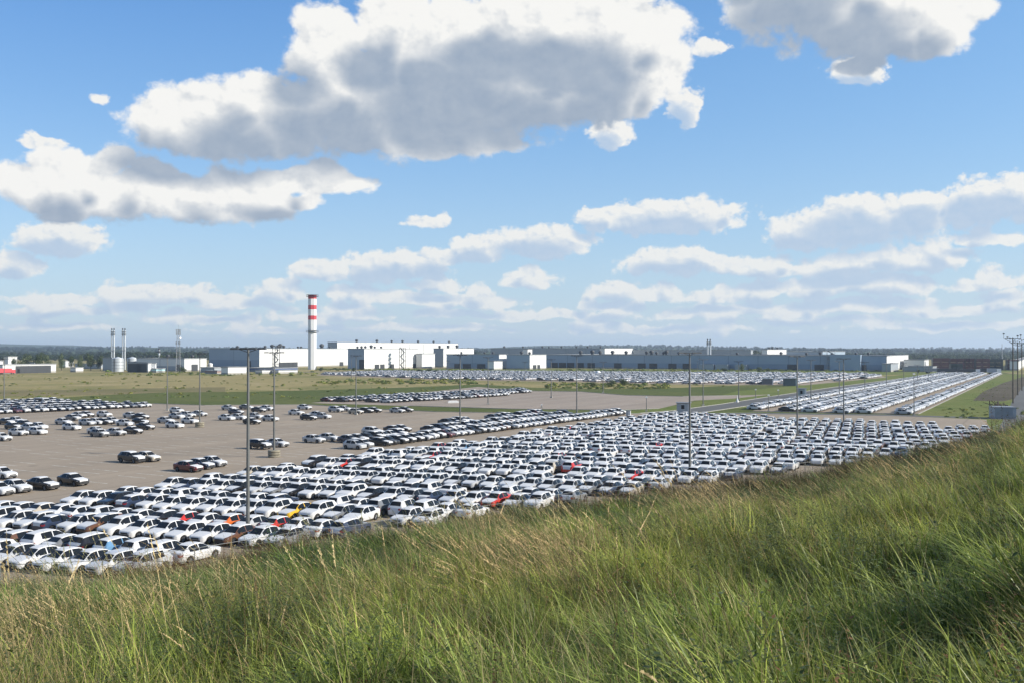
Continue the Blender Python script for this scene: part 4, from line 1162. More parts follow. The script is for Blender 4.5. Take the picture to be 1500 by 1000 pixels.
for i, x in enumerate((281, 290, 299, 308)): tank(x, 542, 531, 7, ['leftmost of four small white tanks beside the dark hall', 'second of four small white tanks beside the dark hall', 'third of four small white tanks beside the dark hall', 'rightmost of four small white tanks beside the dark hall'][i], group='four small white tanks', m=M_WHITE)
hall('site_container', 'light blue tent roofed store by the energy building', 228, 229, 242, 545, 540, cat='container', wall=mat('pale_blue_sheet', (.38, .58, .62), .6, var=.1))
hall('site_office', 'stacked white site cabins, left block beside the dark hall', 329, 334, 361, 548.0, 538.0, cat='site cabins', wall=M_WHITE)
hall('site_office', 'stacked white site cabins, middle block near the dark hall', 380, 384, 399, 547.0, 542.4, cat='site cabins', wall=M_WHITE)
hall('site_office', 'low white site cabins, right block before the white hall', 405, 408, 436, 546.8, 542.6, cat='site cabins', wall=M_WHITE)
hall('low_shed', 'low blue roofed shed before the left factory hall', 360, 400, 436, 544.5, 539.2, cat='shed', wall=mat('deep_blue_sheet', (.06, .10, .22), .5, var=.2))
hall('low_shed', 'dark low sheds beside the stacked white cabins', 294, 314, 334, 545.2, 538.3, cat='shed', wall=M_WALLG)
hall('low_shed', 'rusty red container row before the dark hall', 300, 318, 330, 547.0, 543.2, cat='container', wall=mat('rusty_sheet', (.30, .10, .07), .8, var=.4))
# far left warehouse
hall('warehouse', 'long low white warehouse with a grey gate at far left', 2, 4, 82, 546.8, 534.3, cat='warehouse', wall=M_WHITE, doors=[('l', 49, 26, 5), ('l', 27, 2, 3)])
hall('warehouse', 'taller white end block of the warehouse at the left edge', -30, -28, 4.5, 546.5, 529, cat='warehouse', wall=M_WHITE)
hall('far_building', 'small white building among the trees at far left', 11, 12, 25, 540, 522.5, cat='building', wall=M_WHITE)
hall('far_building', 'low grey roofed building behind the warehouse', 35, 50, 60, 538, 530.5, cat='building', wall=M_WALLG)
hall('far_building', 'pale low building right of the warehouse trees', 92, 96, 108, 538, 528.5, cat='building', wall=M_WALL)
hall('far_building', 'flat grey depot roofs left of the energy building', 110, 148, 151, 540, 533.2, cat='building', wall=M_WALLG)
hall('kiosk', 'small white hut on the meadow right of the warehouse', 109, 111, 116, 544.5, 538.5, cat='hut', wall=M_WHITE)
# red bus at the left edge
P0 = G(9, 547.5); t = empty('red_truck', P0, rz_of(DA), 'long red truck parked before the white warehouse at the left edge', 'truck')
b = MB(); b.box(-6, 3.2, -1.2, 1.2, 1.1, 3.8); b.build('cargo_box', M_RED, t)
b = MB(); b.box(3.4, 5.6, -1.15, 1.15, .7, 2.9); b.build('cab', M_RED, t)
b = MB(); b.box(5.61, 5.66, -1.0, 1.0, 1.8, 2.7); b.build('windshield', M_GLASS, t)
b = MB(); b.box(-6, 5.4, -.9, .9, .6, 1.05); b.build('chassis', M_DKSTEEL, t)
for wx in (-4.6, -3.4, 4.4):
    for s in (1, -1):
        b = MB(); b.tube((wx, 1.0 * s, .5), (wx, 1.2 * s, .5), .5, n=14); b.build('wheel', M_TYRE, t)

# stacked maroon containers beyond the right lot
M_MAR = mat('maroon_crate_steel', (.095, .035, .04), .7, var=.35, vscale=.4)
M_MARD = mat('dark_green_crate_steel', (.03, .045, .045), .7, var=.3, vscale=.4)
def stacks(xl, xr, yb, yt, m, label, cell=2.6):
    P0 = G((xl + xr) / 2, yb); h = zat(P0.y, yt); s = P0.y / F; w = (xr - xl) * s
    t = empty('crate_stack', P0, rz_of(DE) * .3, label, 'stacked crates')
    n = max(2, int(w / 6)); k = max(2, int(h / cell)); b = MB(); cw = w / n; ch = h / k
    for i in range(n):
        for j in range(k):
            if j == k - 1 and RNG.random() < .12: continue
            b.box(-w / 2 + i * cw + .12, -w / 2 + (i + 1) * cw - .12, RNG.uniform(0, .5), 6, j * ch + .05, (j + 1) * ch - .14)
    o = b.build('crate', m, t); o['kind'] = 'stuff'
    b = MB()
    for i in range(n + 1): b.box(-w / 2 + i * cw - .08, -w / 2 + i * cw + .08, .6, 5.5, 0, h - .6)
    o = b.build('frame', M_DKSTEEL, t); o['kind'] = 'stuff'
stacks(1368, 1391, 541, 524, M_MAR, 'maroon crate stack at the left end of the crate row')
stacks(1393, 1413, 541, 524.5, M_MAR, 'maroon crate stack with green top left of centre in the crate row')
stacks(1415, 1427, 541, 524.3, M_MAR, 'narrow maroon crate stack in the middle of the crate row')
stacks(1431, 1450, 541.5, 524.6, M_MAR, 'dark maroon crate stack beside the green black stack')
stacks(1450.3, 1469, 541.5, 525, M_MARD, 'green black crate stack at the right of the crate row')
stacks(1477, 1493, 541, 526, M_MAR, 'maroon crate stack behind the wooden poles')
stacks(1394, 1410, 543.5, 532, M_MARD, 'lower dark green crate stack in front of the maroon row')
hall('shed', 'pale open shed behind the right hand crate stack', 1490, 1492, 1520, 542, 529, cat='shed', wall=M_WALL)

# ---- trucks and transporters at the far end of the right lot
def coach(px, yb, L_, m, label, h=3.4, w=2.5):
    P0 = G(px, yb); t = empty('car_transporter', P0, rz_of(DE) + .3, label, 'truck')
    b = MB(); b.box(-L_ / 2, L_ / 2 - 2.8, -w / 2, w / 2, 1.2, h); b.build('trailer', m, t)
    b = MB(); b.box(L_ / 2 - 2.5, L_ / 2, -w / 2, w / 2, .7, h - .2); b.build('cab', M_WHITE, t)
    b = MB(); b.box(L_ / 2 + .01, L_ / 2 + .05, -w / 2 + .2, w / 2 - .2, 1.8, h - .5); b.build('windshield', M_GLASS, t)
    for wx in (-L_ / 2 + 1.5, -L_ / 2 + 2.8, L_ / 2 - 1.5):
        for s in (1, -1):
            b = MB(); b.tube((wx, (w / 2 - .25) * s, .5), (wx, w / 2 * s, .5), .5, n=12); b.build('wheel', M_TYRE, t)
coach(1392, 547.2, 16, M_DKSTEEL, 'long dark transporter at the far end of the left car rows', 3.6)
coach(1418, 547.4, 14, M_DKSTEEL, 'dark transporter parked between far car rows', 3.4)
coach(1368, 546.0, 12, M_STEEL, 'grey transporter left of the far ends of the car rows', 3.4)
coach(1448, 547, 10, M_DKSTEEL, 'dark truck near the far end of the rightmost car row', 3.6)
coach(1456, 547.6, 8, M_WALLG, 'short grey truck at the far corner of the right lot', 3.8)
# ---- van standing in the far left rows
P0 = G(62, 592.5); t = empty('delivery_van', P0, rz_of(DE), 'silver van standing taller than the cars at the meadow edge', 'van')
b = MB(); b.add([(-2.6, y, z) for y in (-.95, .95) for z in (.35, 2.1)] + [(1.3, y, z) for y in (-.95, .95) for z in (.35, 2.1)] + [(2.6, y, z) for y in (-.9, .9) for z in (.35, 1.15)],
               [(0, 1, 3, 2), (0, 4, 5, 1), (2, 3, 7, 6), (1, 5, 7, 3), (4, 8, 9, 5), (6, 7, 11, 10), (5, 9, 11, 7), (8, 10, 11, 9)]); b.build('body', paint('silver'), t)
b = MB(); b.add([(1.33, -.85, 2.03), (2.35, -.82, 1.33), (2.35, .82, 1.33), (1.33, .85, 2.03)], [(0, 1, 2, 3)]); o = b.build('windshield', M_GLASS, t); o.location = (0.02, 0, .02)
for s in (1, -1):
    b = MB(); b.box(-2.0, 1.2, min(.955 * s, .965 * s), max(.955 * s, .965 * s), 1.25, 1.85); b.build('side_window', M_GLASS, t)
    for wx in (1.75, -1.7):
        b = MB(); wheel_shape(b, (wx, .97 * s, .34), .34, s, 0); b.build('wheel', M_TYRE, t)

# ================================================================== posts and small structures
M_POLE = mat('galvanised_pole', (.15, .155, .15), .55, metal=.3, var=.25, vscale=.6)
M_WOOD = mat('tarred_pole', (.10, .085, .07), .9, var=.35, vscale=1.5)
def lamp(px, yb, yt, label, foot=False, near=False, hidden_foot=False):
    P0 = G(px, yb); h = zat(P0.y, yt)
    t = empty('lamp_post', P0, rd.uniform(-.3, .3), label, 'lamp post', 'tall lamp posts of the parking lots')
    b = MB(); b.tube((0, 0, 0), (0, 0, h), .17, .09, 10); b.build('pole', M_POLE, t)
    b = MB()
    if foot:
        for k in range(3): b.ring([(.86, k * .36 + .03), (.9, k * .36 + .06), (.9, k * .36 + .31), (.86, k * .36 + .34)], 16)
        b.build('concrete_foot', mat('foot_concrete', (.30, .27, .20), .9, var=.5, vscale=1.2), t)
    else:
        b.box(-.35, .35, -.35, .35, -.05, .45); b.build('concrete_foot', M_CONC, t)
    L_ = .85
    b = MB(); b.tube((-L_, 0, h - .02), (L_, 0, h - .02), .05, n=6); b.tube((-L_, 0, h - .02), (0, 0, h - .3), .03, n=5); b.tube((L_, 0, h - .02), (0, 0, h - .3), .03, n=5); b.build('crossarm', M_DKSTEEL, t)
    for s in ((-1.15, 0), (1.15, 0), (-.5, .45), (.5, -.45)):
        b = MB(); x, y = s
        b.add([(x - .36, y - .22, h - .08), (x + .36, y - .22, h - .08), (x + .36, y + .22, h - .08), (x - .36, y + .22, h - .08), (x - .28, y - .16, h + .08), (x + .28, y - .16, h + .08), (x + .28, y + .16, h + .08), (x - .28, y + .16, h + .08)],
              [(0, 3, 2, 1), (4, 5, 6, 7), (0, 1, 5, 4), (1, 2, 6, 5), (2, 3, 7, 6), (3, 0, 4, 7)]); b.build('floodlight', M_DKSTEEL, t)
for (px, yb, yt, label, ft) in [
    (363, 788, 510.5, 'nearest and tallest lamp post, rising from the packed cars at left', False), (401.5, 669, 516, 'lamp post on a ringed concrete block on empty asphalt', True),
    (292.5, 625, 517.5, 'lamp post with a block foot beside the small left cluster of cars', True), (245, 601, 522.5, 'thin lamp post at the lawn edge left of the block foot lamp', False),
    (6, 591, 525, 'lamp post at the left edge behind the far left car rows', False), (521.5, 607, 520.5, 'lamp post by the short row at the far kerb', False),
    (674, 628, 519.5, 'lamp post rising from the long line of dark cars', False), (715, 592, 523, 'lamp post on the second lot beside the far middle rows', False),
    (807.5, 582, 526, 'lamp post on the empty brown second lot', False), (845, 607, 520.5, 'lamp post at the right end of the dark car lines', False),
    (883.5, 575, 530, 'lamp post on the far kerb of the brown second lot', False), (1010.5, 700, 516.5, 'lamp post in the middle of the packed white cars by the grass', False),
    (1030, 594, 526, 'lamp post on the green wedge right of the grey booth', False), (1082, 586, 529, 'lamp post beside the service road above the green wedge', False),
    (1168, 643, 521.5, 'lamp post standing among the packed cars below the right lot', False), (1188, 588, 527, 'lamp post beside the second grey booth', False),
    (1236, 620, 525, 'lamp post at the back of the packed cars below the right lot', False), (1229.5, 581, 529, 'lamp post between the first rows of the right lot', False),
    (1267, 575, 530, 'thin lamp post among the middle of the right lot rows', False), (1298.5, 566, 520.5, 'lamp post before the right end of the long hall', False),
    (1324, 560, 531, 'lamp post above the rows under the white gable', False), (1344, 560, 534, 'thin post in the right lot beneath the grey hall', False),
    (1360, 556, 535, 'farthest lamp post in the right lot', False), (866, 547, 531, 'lamp post beyond the far parking before the long hall', False),
    (1022, 548, 529, 'faint lamp post by the far parking before the long hall', False), (769, 556, 530, 'lamp post in the far parking before the white stair wall', False), (656, 556, 528, 'lamp post in the far parking left of centre', False), (515, 553, 523, 'lamp post in the far parking beneath the shaded hall', False)]:
    lamp(px, yb, yt, label, ft)
def post(px, yb, yt, label):
    P0 = G(px, yb); h = zat(P0.y, yt); t = empty('camera_post', P0, 0, label, 'post', 'short posts along the lots')
    b = MB(); b.tube((0, 0, 0), (0, 0, h), .12, .07, 8); b.build('pole', M_POLE, t)
    b = MB(); b.box(-.3, .3, -.3, .3, 0, .25); b.build('foot', M_CONC, t)
    b = MB(); b.box(-.25, .25, -.12, .12, h - .35, h); b.build('camera_box', M_WHITE, t)
for a in [(947, 602, 580, 'short post on the verge left of the grey booth'), (1126, 602, 577, 'short post at the near end of the right lot'), (1339, 608, 546, 'slim tall post at the near end of the rightmost row'),
          (793.5, 597, 591, 'tiny post by the near kerb of the brown lot'), (1140, 583, 570, 'short post in the lawn by the service road'), (1107, 583, 569, 'small post right of the green wedge lamp')]: post(*a)

# booths and containers
def booth(px0, px1, yb, yt, label, win=True, body=None, roof_ov=.25, name='guard_booth', cat='booth', d_=2.4, face_w=None):
    P0 = G((px0 + px1) / 2, yb); h = zat(P0.y, yt); w = (px1 - px0) * P0.y / F * .96
    t = empty(name, P0, -.22, label, cat)
    m_ = body or mat('booth_grey', (.34, .37, .38), .6, var=.1, vscale=1)
    b = MB(); b.box(-w / 2, w / 2 - .5, 0, d_, 0, h - .15); b.build('wall', m_, t)
    b = MB(); b.box(w / 2 - .498, w / 2, 0.01, d_ - .01, 0, h - .16); b.build('side_wall', M_WHITE if name != 'shipping_container' or d_ > 5.5 else m_, t)
    b = MB(); b.box(-w / 2 - roof_ov, w / 2 + roof_ov, -roof_ov, d_ + roof_ov, h - .15, h); b.build('roof', M_STEEL, t)
    if win:
        b = MB(); b.box(-.5, .25, -.03, 0, h * .42, h * .8); wn = b.build('window', M_GLASS, t)
        b = MB(); b.box(-.58, .33, -.05, -.03, h * .80, h * .84); b.box(-.58, .33, -.05, -.03, h * .38, h * .42); b.build('frame', M_WHITE, wn)
booth(991, 1011, 606, 588.8, 'grey guard booth with a dark window beside the tall lamp post')
booth(1168, 1181, 582.5, 568, 'second grey booth beside the service road above the right lot')
booth(917, 923.5, 609, 600.5, 'small dark cabinet with a white side at the lot corner', False, name='electric_cabinet', cat='cabinet', d_=1.2, roof_ov=.05)
booth(1148, 1167.5, 564.5, 553.5, 'larger dark grey container by the far parking', False, mat('container_grey', (.14, .15, .16), .7, var=.2), name='shipping_container', cat='container', d_=6)
booth(1117, 1133, 562.8, 554, 'smaller dark grey container left of the larger one', False, mat('container_grey', (.14, .15, .16), .7), name='shipping_container', cat='container', d_=6)
booth(1458, 1488, 613, 595.5, 'pale blue grey ribbed container at the foot of the wooden poles', False, mat('container_pale', (.34, .38, .42), .6, var=.15), roof_ov=.06, name='shipping_container', cat='container', d_=5)
tt = [o for o in COL.objects if o.name.startswith('shipping_container') and o.get('label', '').startswith('pale blue')][0]
P0 = G(1473, 613); w = 30 * P0.y / F * .96; h = zat(P0.y, 595.5)
for i in range(22):
    x = -w / 2 + .12 + i * (w - .75) / 21; b = MB(); b.box(x - .045, x + .045, -.07, -.002, .05, h - .2); b.build('rib', mat('container_pale', (.34, .38, .42)), tt)
# concrete blocks on the lots
for (px, yb, label) in [(664, 589.5, 'low white concrete block on the second lot'), (1080, 588.5, 'white post with cone by the service road'), (876, 549, 'white round tank by the far parking')]:
    P0 = G(px, yb); t = empty('concrete_block' if px != 1080 else 'marker_post', P0, .2, label, 'block' if px != 1080 else 'marker')
    if px == 1080: b = MB(); b.ring([(.45, 0), (.45, .1), (.12, 1.3), (.1, 2.1)], 12); b.build('cone', M_WHITE, t)
    elif px == 876: b = MB(); b.ring([(1.6, 0), (1.8, 1.0), (1.5, 2.2), (.4, 2.8)], 14); b.build('shell', M_WHITE, t)
    else: b = MB(); b.box(-1.6, 1.6, -.3, .3, 0, .55); b.box(-1.2, 1.2, -.22, .22, .55, .7); b.build('block', M_WHITE, t)

# wooden service poles at right with lamps on brackets
for i, (px, yb, yt) in enumerate([(1484, 590, 495), (1491, 578, 501), (1497, 571.5, 503), (1503, 566, 505)]):
    P0 = G(px, yb); h = zat(P0.y, yt)
    t = empty('utility_pole', P0, rz_of(DE) * .6, ['nearest tarred pole with lamps, beside the pale container', 'second tarred pole with lamps from the pale container', 'third tarred pole with lamps from the pale container', 'farthest tarred pole of the line at the right edge'][i], 'utility pole', 'tarred poles along the right road')
    b = MB(); b.tube((0, 0, 0), (0, 0, h), .21, .15, 10); b.build('pole', M_WOOD, t)
    b = MB(); b.tube((-2.2, 0, h - .3), (2.2, 0, h - .3), .09, n=6); b.tube((-2.2, 0, h - .3), (0, 0, h - 1.6), .06, n=5); b.tube((2.2, 0, h - .3), (0, 0, h - 1.6), .06, n=5); b.build('crossarm', M_DKSTEEL, t)
    for x, zz_ in ((-2.4, 1.2), (-1.4, .2), (1.3, .6), (2.1, .8)):
        b = MB(); b.tube((x, 0, h - .3), (x, 0, h + zz_ - .1), .05, n=5); b.box(x - .26, x + .2, -.2, .2, h + zz_ - .16, h + zz_ + .16); b.build('floodlight', M_DKSTEEL, t)
# scrap beams beside the container
P0 = G(1462, 596); t = empty('scrap_beams', P0, 0, 'heap of rusty leaning beams behind the pale container', 'scrap heap')
for i in range(15):
    b = MB(); x = rd.uniform(-2, 2); a = rd.uniform(-1, 1); L_ = rd.uniform(1.5, 3)
    b.tube((x, rd.uniform(-2, 2), rd.uniform(0, .6)), (x + a * L_, rd.uniform(-2, 2), rd.uniform(.6, 2.4)), rd.uniform(.08, .16), n=4, smooth=False); b.build('beam', mat('rusty_steel', (.09, .06, .045), .9, var=.4, vscale=1), t)
# telecom mast
P0 = G(261, 545); h = zat(P0.y, 482.5); t = empty('telecom_mast', P0, .3, 'lattice telecom mast with antennas above the energy building', 'mast')
legs = [(1.5, 1.5), (-1.5, 1.5), (-1.5, -1.5), (1.5, -1.5)]
for (x, y) in legs:
    b = MB(); b.tube((x, y, 0), (x * .45, y * .45, h), .17, .12, 5); b.build('leg', M_STEEL, t)
b = MB(); n = 18
for k in range(n):
    z0, z1 = h * k / n, h * (k + 1) / n; f0, f1 = 1 - .55 * k / n, 1 - .55 * (k + 1) / n
    for i in range(4):
        a, c = legs[i], legs[(i + 1) % 4]
        b.tube((a[0] * f0, a[1] * f0, z0), (c[0] * f1, c[1] * f1, z1), .07, n=4); b.tube((a[0] * f1, a[1] * f1, z1), (c[0] * f1, c[1] * f1, z1), .06, n=4)
b.build('bracing', M_STEEL, t)
for z in (h - 1, h - 3, h - 9.5):
    for i in range(3):
        a = i * 2.09 + z; b = MB(); x, y = 1.5 * math.cos(a), 1.5 * math.sin(a)
        b.box(x - .25, x + .25, y - .2, y + .2, z - 1.1, z + 1.1); b.build('antenna', M_STEEL, t)
b = MB(); b.tube((0, 0, h), (0, 0, h + 3), .06, n=5); b.build('rod', M_STEEL, t)
b = MB(); b.tube((1.2, -1.2, h - 6), (1.5, -1.7, h - 6), .75, .75, 14); b.build('dish', M_WHITE, t)
# far mast right
P0 = G(1468, 541); P0 = P0 * 1.6; P0.z = 0; h = zat(P0.y, 503.5); t = empty('radio_mast', P0, 0, 'thin far radio mast above the forest at the right', 'mast')
b = MB(); b.tube((0, 0, 0), (0, 0, h), .55, .3, 5); b.build('pole', M_STEEL, t)

# fence at the near edge of the packed lot
M_WIRE = mat('fence_wire', (.20, .21, .21), .6, metal=.4, var=.2)
t = empty('wire_fence', FP[0], 0, 'low wire fence with pale top rail between the packed cars and the grassy bank', 'fence')
pts = []
for a, c in zip(FP[:-1], FP[1:]):
    L_ = (c - a).length; n = max(1, int(L_ / 3)); pts += [a + (c - a) * (i / n) for i in range(n)]
pts.append(FP[-1]); pts = [p - FP[0] for p in pts]
pm = MB().tube((0, 0, -.1), (0, 0, 1.75), .035, n=6).mesh('post', M_WIRE)
for p in pts[::1]: link(pm, 'post', t, (p.x, p.y, 0))
for z, r in ((1.72, .026), (1.3, .010), (.9, .010), (.5, .010)):
    b = MB()
    for a, c in zip(pts[:-1], pts[1:]): b.tube((a.x, a.y, z), (c.x, c.y, z), r, n=4, caps=False)
    b.build('rail' if z > 1.5 else 'wire', M_WIRE, t)
strip('kerb_path', [p + (0 * p) for p in [FP[i] - Vector((.3, .9, 0)) for i in range(len(FP))]], 1.6, .03, M_CONC)
# ================================================================== vegetation
def leaf_mat(name, c1, c2, rough=.6, trans=.25, inst=False, spec=.25):
    m = bpy.data.materials.new(name); m.use_nodes = True
    N = NT(m.node_tree); b = m.node_tree.nodes['Principled BSDF']; out = m.node_tree.nodes['Material Output']
    b.inputs['Roughness'].default_value = rough; b.inputs['Specular IOR Level'].default_value = spec
    ca = N.n('ShaderNodeAttribute'); ca.attribute_name = 'shade'
    col = N.mix(ca.outputs['Fac'], c4(c1), c4(c2))
    if inst:
        at = N.n('ShaderNodeAttribute'); at.attribute_type = 'INSTANCER'; at.attribute_name = 'tint'
        col = N.mix(1.0, col, at.outputs['Color'], blend='MULTIPLY')
    N.link(col, b.inputs['Base Color'])
    tr = N.n('ShaderNodeBsdfTranslucent'); N.link(col, tr.inputs['Color'])
    ms = N.n('ShaderNodeMixShader'); ms.inputs[0].default_value = trans
    N.link(b.outputs[0], ms.inputs[1]); N.link(tr.outputs[0], ms.inputs[2]); N.link(ms.outputs[0], out.inputs[0])
    MATS[name] = m; return m
def set_shade(me, vals):
    a = me.attributes.new('shade', 'FLOAT', 'FACE'); a.data.foreach_set('value', np.asarray(vals, np.float32))

M_BLADE = leaf_mat('grass_blade', (.044, .088, .012), (.29, .36, .08), .45, .35, True, .35)
M_STRAW = leaf_mat('dry_straw', (.28, .235, .12), (.46, .39, .23), .7, .3, True, .2)
M_WEED = leaf_mat('weed_leaf', (.05, .085, .02), (.11, .14, .045), .5, .25, True, .3)
M_BROWN = leaf_mat('brown_weed', (.085, .055, .03), (.17, .115, .065), .8, .2, True, .1)

def blade(V, Fc, S, base, ang, h, w, lean, curl, shade, segs=4):
    b0 = len(V); dx, dy = math.cos(ang), math.sin(ang); px_, py_ = -dy, dx
    for i in range(segs + 1):
        t = i / segs
        off_ = lean * t * h + curl * t * t * h
        z = h * (t - .35 * abs(curl) * t * t * t)
        ww = w * (1 - t ** 1.6) * .5
        cx_, cy_ = base[0] + dx * off_, base[1] + dy * off_
        if i < segs:
            V.append((cx_ - px_ * ww, cy_ - py_ * ww, z)); V.append((cx_ + px_ * ww, cy_ + py_ * ww, z))
        else: V.append((cx_, cy_, z))
    for i in range(segs - 1):
        Fc.append((b0 + 2 * i, b0 + 2 * i + 1, b0 + 2 * i + 3, b0 + 2 * i + 2)); S.append(shade)
    k = b0 + 2 * (segs - 1); Fc.append((k, k + 1, k + 2)); S.append(min(1, shade + .2))
def clump(seed, n=24, h=(.45, .95), w=(.008, .024), spread=.24, straw=.05, kind='grass'):
    r = random.Random(seed); V, Fc, S, MI = [], [], [], []
    for i in range(n):
        # wind from the right lays the blades over to the left
        ang = math.pi + r.gauss(0, 1.5); a = r.random() * 6.283; q = r.random() ** .5 * spread
        n0 = len(Fc)
        isd = r.random() < straw
        blade(V, Fc, S, (q * math.cos(a), q * math.sin(a)), ang, r.uniform(*h) * (1.15 if isd else 1), r.uniform(*w) * (.6 if isd else 1), r.uniform(.02, .42), r.uniform(.05, .95), r.random())
        MI += [1 if isd else 0] * (len(Fc) - n0)
    me = bpy.data.meshes.new('grass_clump'); me.from_pydata(V, [], Fc)
    me.materials.append(M_BLADE); me.materials.append(M_STRAW); me.polygons.foreach_set('material_index', MI); set_shade(me, S); me.update(); return me
def reed(seed, n=3):
    """tall dry stalks with plumed heads"""
    r = random.Random(seed); V, Fc, S = [], [], []
    for i in range(n):
        bx, by = r.gauss(0, .14), r.gauss(0, .14); h = r.uniform(1.15, 1.6); ang = math.pi + r.gauss(0, .35); lean = r.uniform(.22, .5); curl = r.uniform(.1, .3)
        blade(V, Fc, S, (bx, by), ang, h, .007, lean, curl, r.random() * .4, 5)
        dx, dy = math.cos(ang), math.sin(ang)
        for k in range(26):                                  # spikelets
            t = .76 + .24 * k / 25; o_ = lean * t * h + curl * t * t * h; z = h * (t - .35 * curl * t ** 3)
            cx_, cy_ = bx + dx * o_, by + dy * o_; a = r.random() * 6.283; l = r.uniform(.012, .028) * (1.25 - abs(t - .86) * 4)
            b0 = len(V); V += [(cx_, cy_, z), (cx_ + math.cos(a) * l * .5 + dx * .012, cy_ + math.sin(a) * l * .5, z + .02), (cx_ + math.cos(a) * .2 * l + dx * l, cy_ + math.sin(a) * .2 * l + dy * l, z + l * 1.2)]
            Fc.append((b0, b0 + 1, b0 + 2)); S.append(.4 + .6 * r.random())
    me = bpy.data.meshes.new('plumed_stalk'); me.from_pydata(V, [], Fc); me.materials.append(M_STRAW); set_shade(me, S); me.update(); return me
def weed(seed, m, n_st=7, h=(.5, 1.1), leaf=.05, nl=16, spread=.16):
    r = random.Random(seed); V, Fc, S = [], [], []
    for i in range(n_st):
        bx, by = r.gauss(0, spread), r.gauss(0, spread); hh = r.uniform(*h); ang = r.random() * 6.283; lean = r.uniform(.05, .3)
        blade(V, Fc, S, (bx, by), ang, hh, .008, lean, .05, r.random() * .3, 3)
        for k in range(nl):
            t = r.uniform(.25, 1.0); cx_, cy_, z = bx + math.cos(ang) * lean * t * hh, by + math.sin(ang) * lean * t * hh, t * hh
            a = r.random() * 6.283; l = leaf * r.uniform(.6, 1.5) * (1.2 - .6 * t); d = (math.cos(a), math.sin(a)); up = r.uniform(-.2, .7) * l
            w_ = l * .28; b0 = len(V)
            V += [(cx_, cy_, z), (cx_ + d[0] * l * .5 - d[1] * w_, cy_ + d[1] * l * .5 + d[0] * w_, z + up * .6), (cx_ + d[0] * l, cy_ + d[1] * l, z + up), (cx_ + d[0] * l * .5 + d[1] * w_, cy_ + d[1] * l * .5 - d[0] * w_, z + up * .5)]
            Fc.append((b0, b0 + 1, b0 + 2, b0 + 3)); S.append(r.random())
    me = bpy.data.meshes.new('weed'); me.from_pydata(V, [], Fc); me.materials.append(m); set_shade(me, S); me.update(); return me

M_WEED2 = leaf_mat('shrub_leaf', (.045, .08, .018), (.13, .17, .05), .5, .25, False)
M_BROWN2 = leaf_mat('shrub_seed', (.085, .06, .035), (.20, .14, .085), .8, .2, False)
SRC = [clump(100 + i) for i in range(5)] + [clump(200 + i, 32, (.25, .6), (.014, .030), .26, .03) for i in range(3)] + [clump(300 + i, 24, (.6, 1.1), (.005, .012), .2, .4) for i in range(2)] \
    + [reed(400 + i) for i in range(3)] + [weed(500 + i, M_WEED) for i in range(3)] + [weed(600 + i, M_BROWN, 8, (.5, 1.2), .035, 18) for i in range(2)]
SRC_O = [source(m_, 'tuft') for m_ in SRC]
def vnoise(x, y, s, seed=0):
    """cheap smooth noise in 0..1"""
    r = np.random.default_rng(seed); v = 0; a = 1; tot = 0
    for k in range(4):
        ph = r.uniform(0, 6.28, 4); dr = r.uniform(0, 6.28, 2)
        v = v + a * (np.sin((x * math.cos(dr[0]) + y * math.sin(dr[0])) * s + ph[0] + 1.7 * np.sin((x * math.cos(dr[1]) + y * math.sin(dr[1])) * s * .7 + ph[1])))
        tot += a; a *= .62; s *= 1.93
    return .5 + .5 * v / tot
# points on the bank, thinning out with distance
pts = []
def ring_pts(r0, r1, dens, seed, half=.62):
    r = np.random.default_rng(seed); A = half * 2 * (r1 * r1 - r0 * r0) * .5; n = int(A * dens)
    rr = np.sqrt(r.uniform(r0 * r0, r1 * r1, n)); th = r.uniform(-half, half, n)
    return np.stack([rr * np.sin(th), rr * np.cos(th)], 1)
P2 = np.concatenate([ring_pts(1.6, 10, 46, 1, 1.4), ring_pts(10, 18, 34, 2, 1.0), ring_pts(18, 32, 22, 3, .8), ring_pts(32, 52, 13, 4, .76), ring_pts(52, 100, 6, 5, .74), ring_pts(100, 150, 1.5, 6, .7)])
x, y = P2[:, 0], P2[:, 1]; z = hill_z(x, y)
u = NB.x * x + NB.y * y
keep = (z > .1) & (u < 62)
x, y, z, u = x[keep], y[keep], z[keep], u[keep]; n = len(x); r = np.random.default_rng(11)
dist = np.sqrt(x * x + y * y)
g1 = vnoise(x, y, .22, 1); g2 = vnoise(x, y, .9, 2); g3 = vnoise(x, y, .12, 3); g4 = vnoise(x, y, .5, 4)
rnd = r.random(n)
idx = np.where(rnd < .5, r.integers(0, 5, n), r.integers(5, 8, n))
dry = g3 * .6 + g4 * .4
idx = np.where((r.random(n) < np.clip((dry - .55) * 2.0, .02, .45)), r.integers(8, 10, n), idx)
reedy = np.clip((g1 - .56) * .12, .003, .05)
for (qx, qy, sx, sy, am) in ((90, 905, 130, 45, .10), (20, 960, 90, 60, .10), (290, 905, 60, 40, .08), (770, 810, 90, 40, .13), (860, 830, 70, 40, .09), (1150, 730, 90, 30, .09), (1060, 745, 60, 25, .07), (1290, 700, 120, 30, .06), (560, 800, 120, 30, .05), (1420, 660, 60, 20, .06), (350, 860, 120, 30, .05)):
    pr = np.array([proj((a_, b_, c_ + .5)) for a_, b_, c_ in zip(x, y, z)]) if 'PR' not in globals() else PR
    PR = pr
    reedy = reedy + 3.0 * am * np.exp(-((pr[:, 0] - qx) / sx) ** 2 - ((pr[:, 1] - qy) / sy) ** 2)
idx = np.where((r.random(n) < reedy) , r.integers(10, 13, n), idx)
idx = np.where((r.random(n) < np.clip((.54 - g4) * 1.1, .06, .45)), r.integers(13, 16, n), idx)
edge = np.clip((u - 30) / 8, 0, 1)
idx = np.where((r.random(n) < edge * (.35 + .6 * (g3 > .42))) | (r.random(n) < .03), r.integers(16, 18, n), idx)
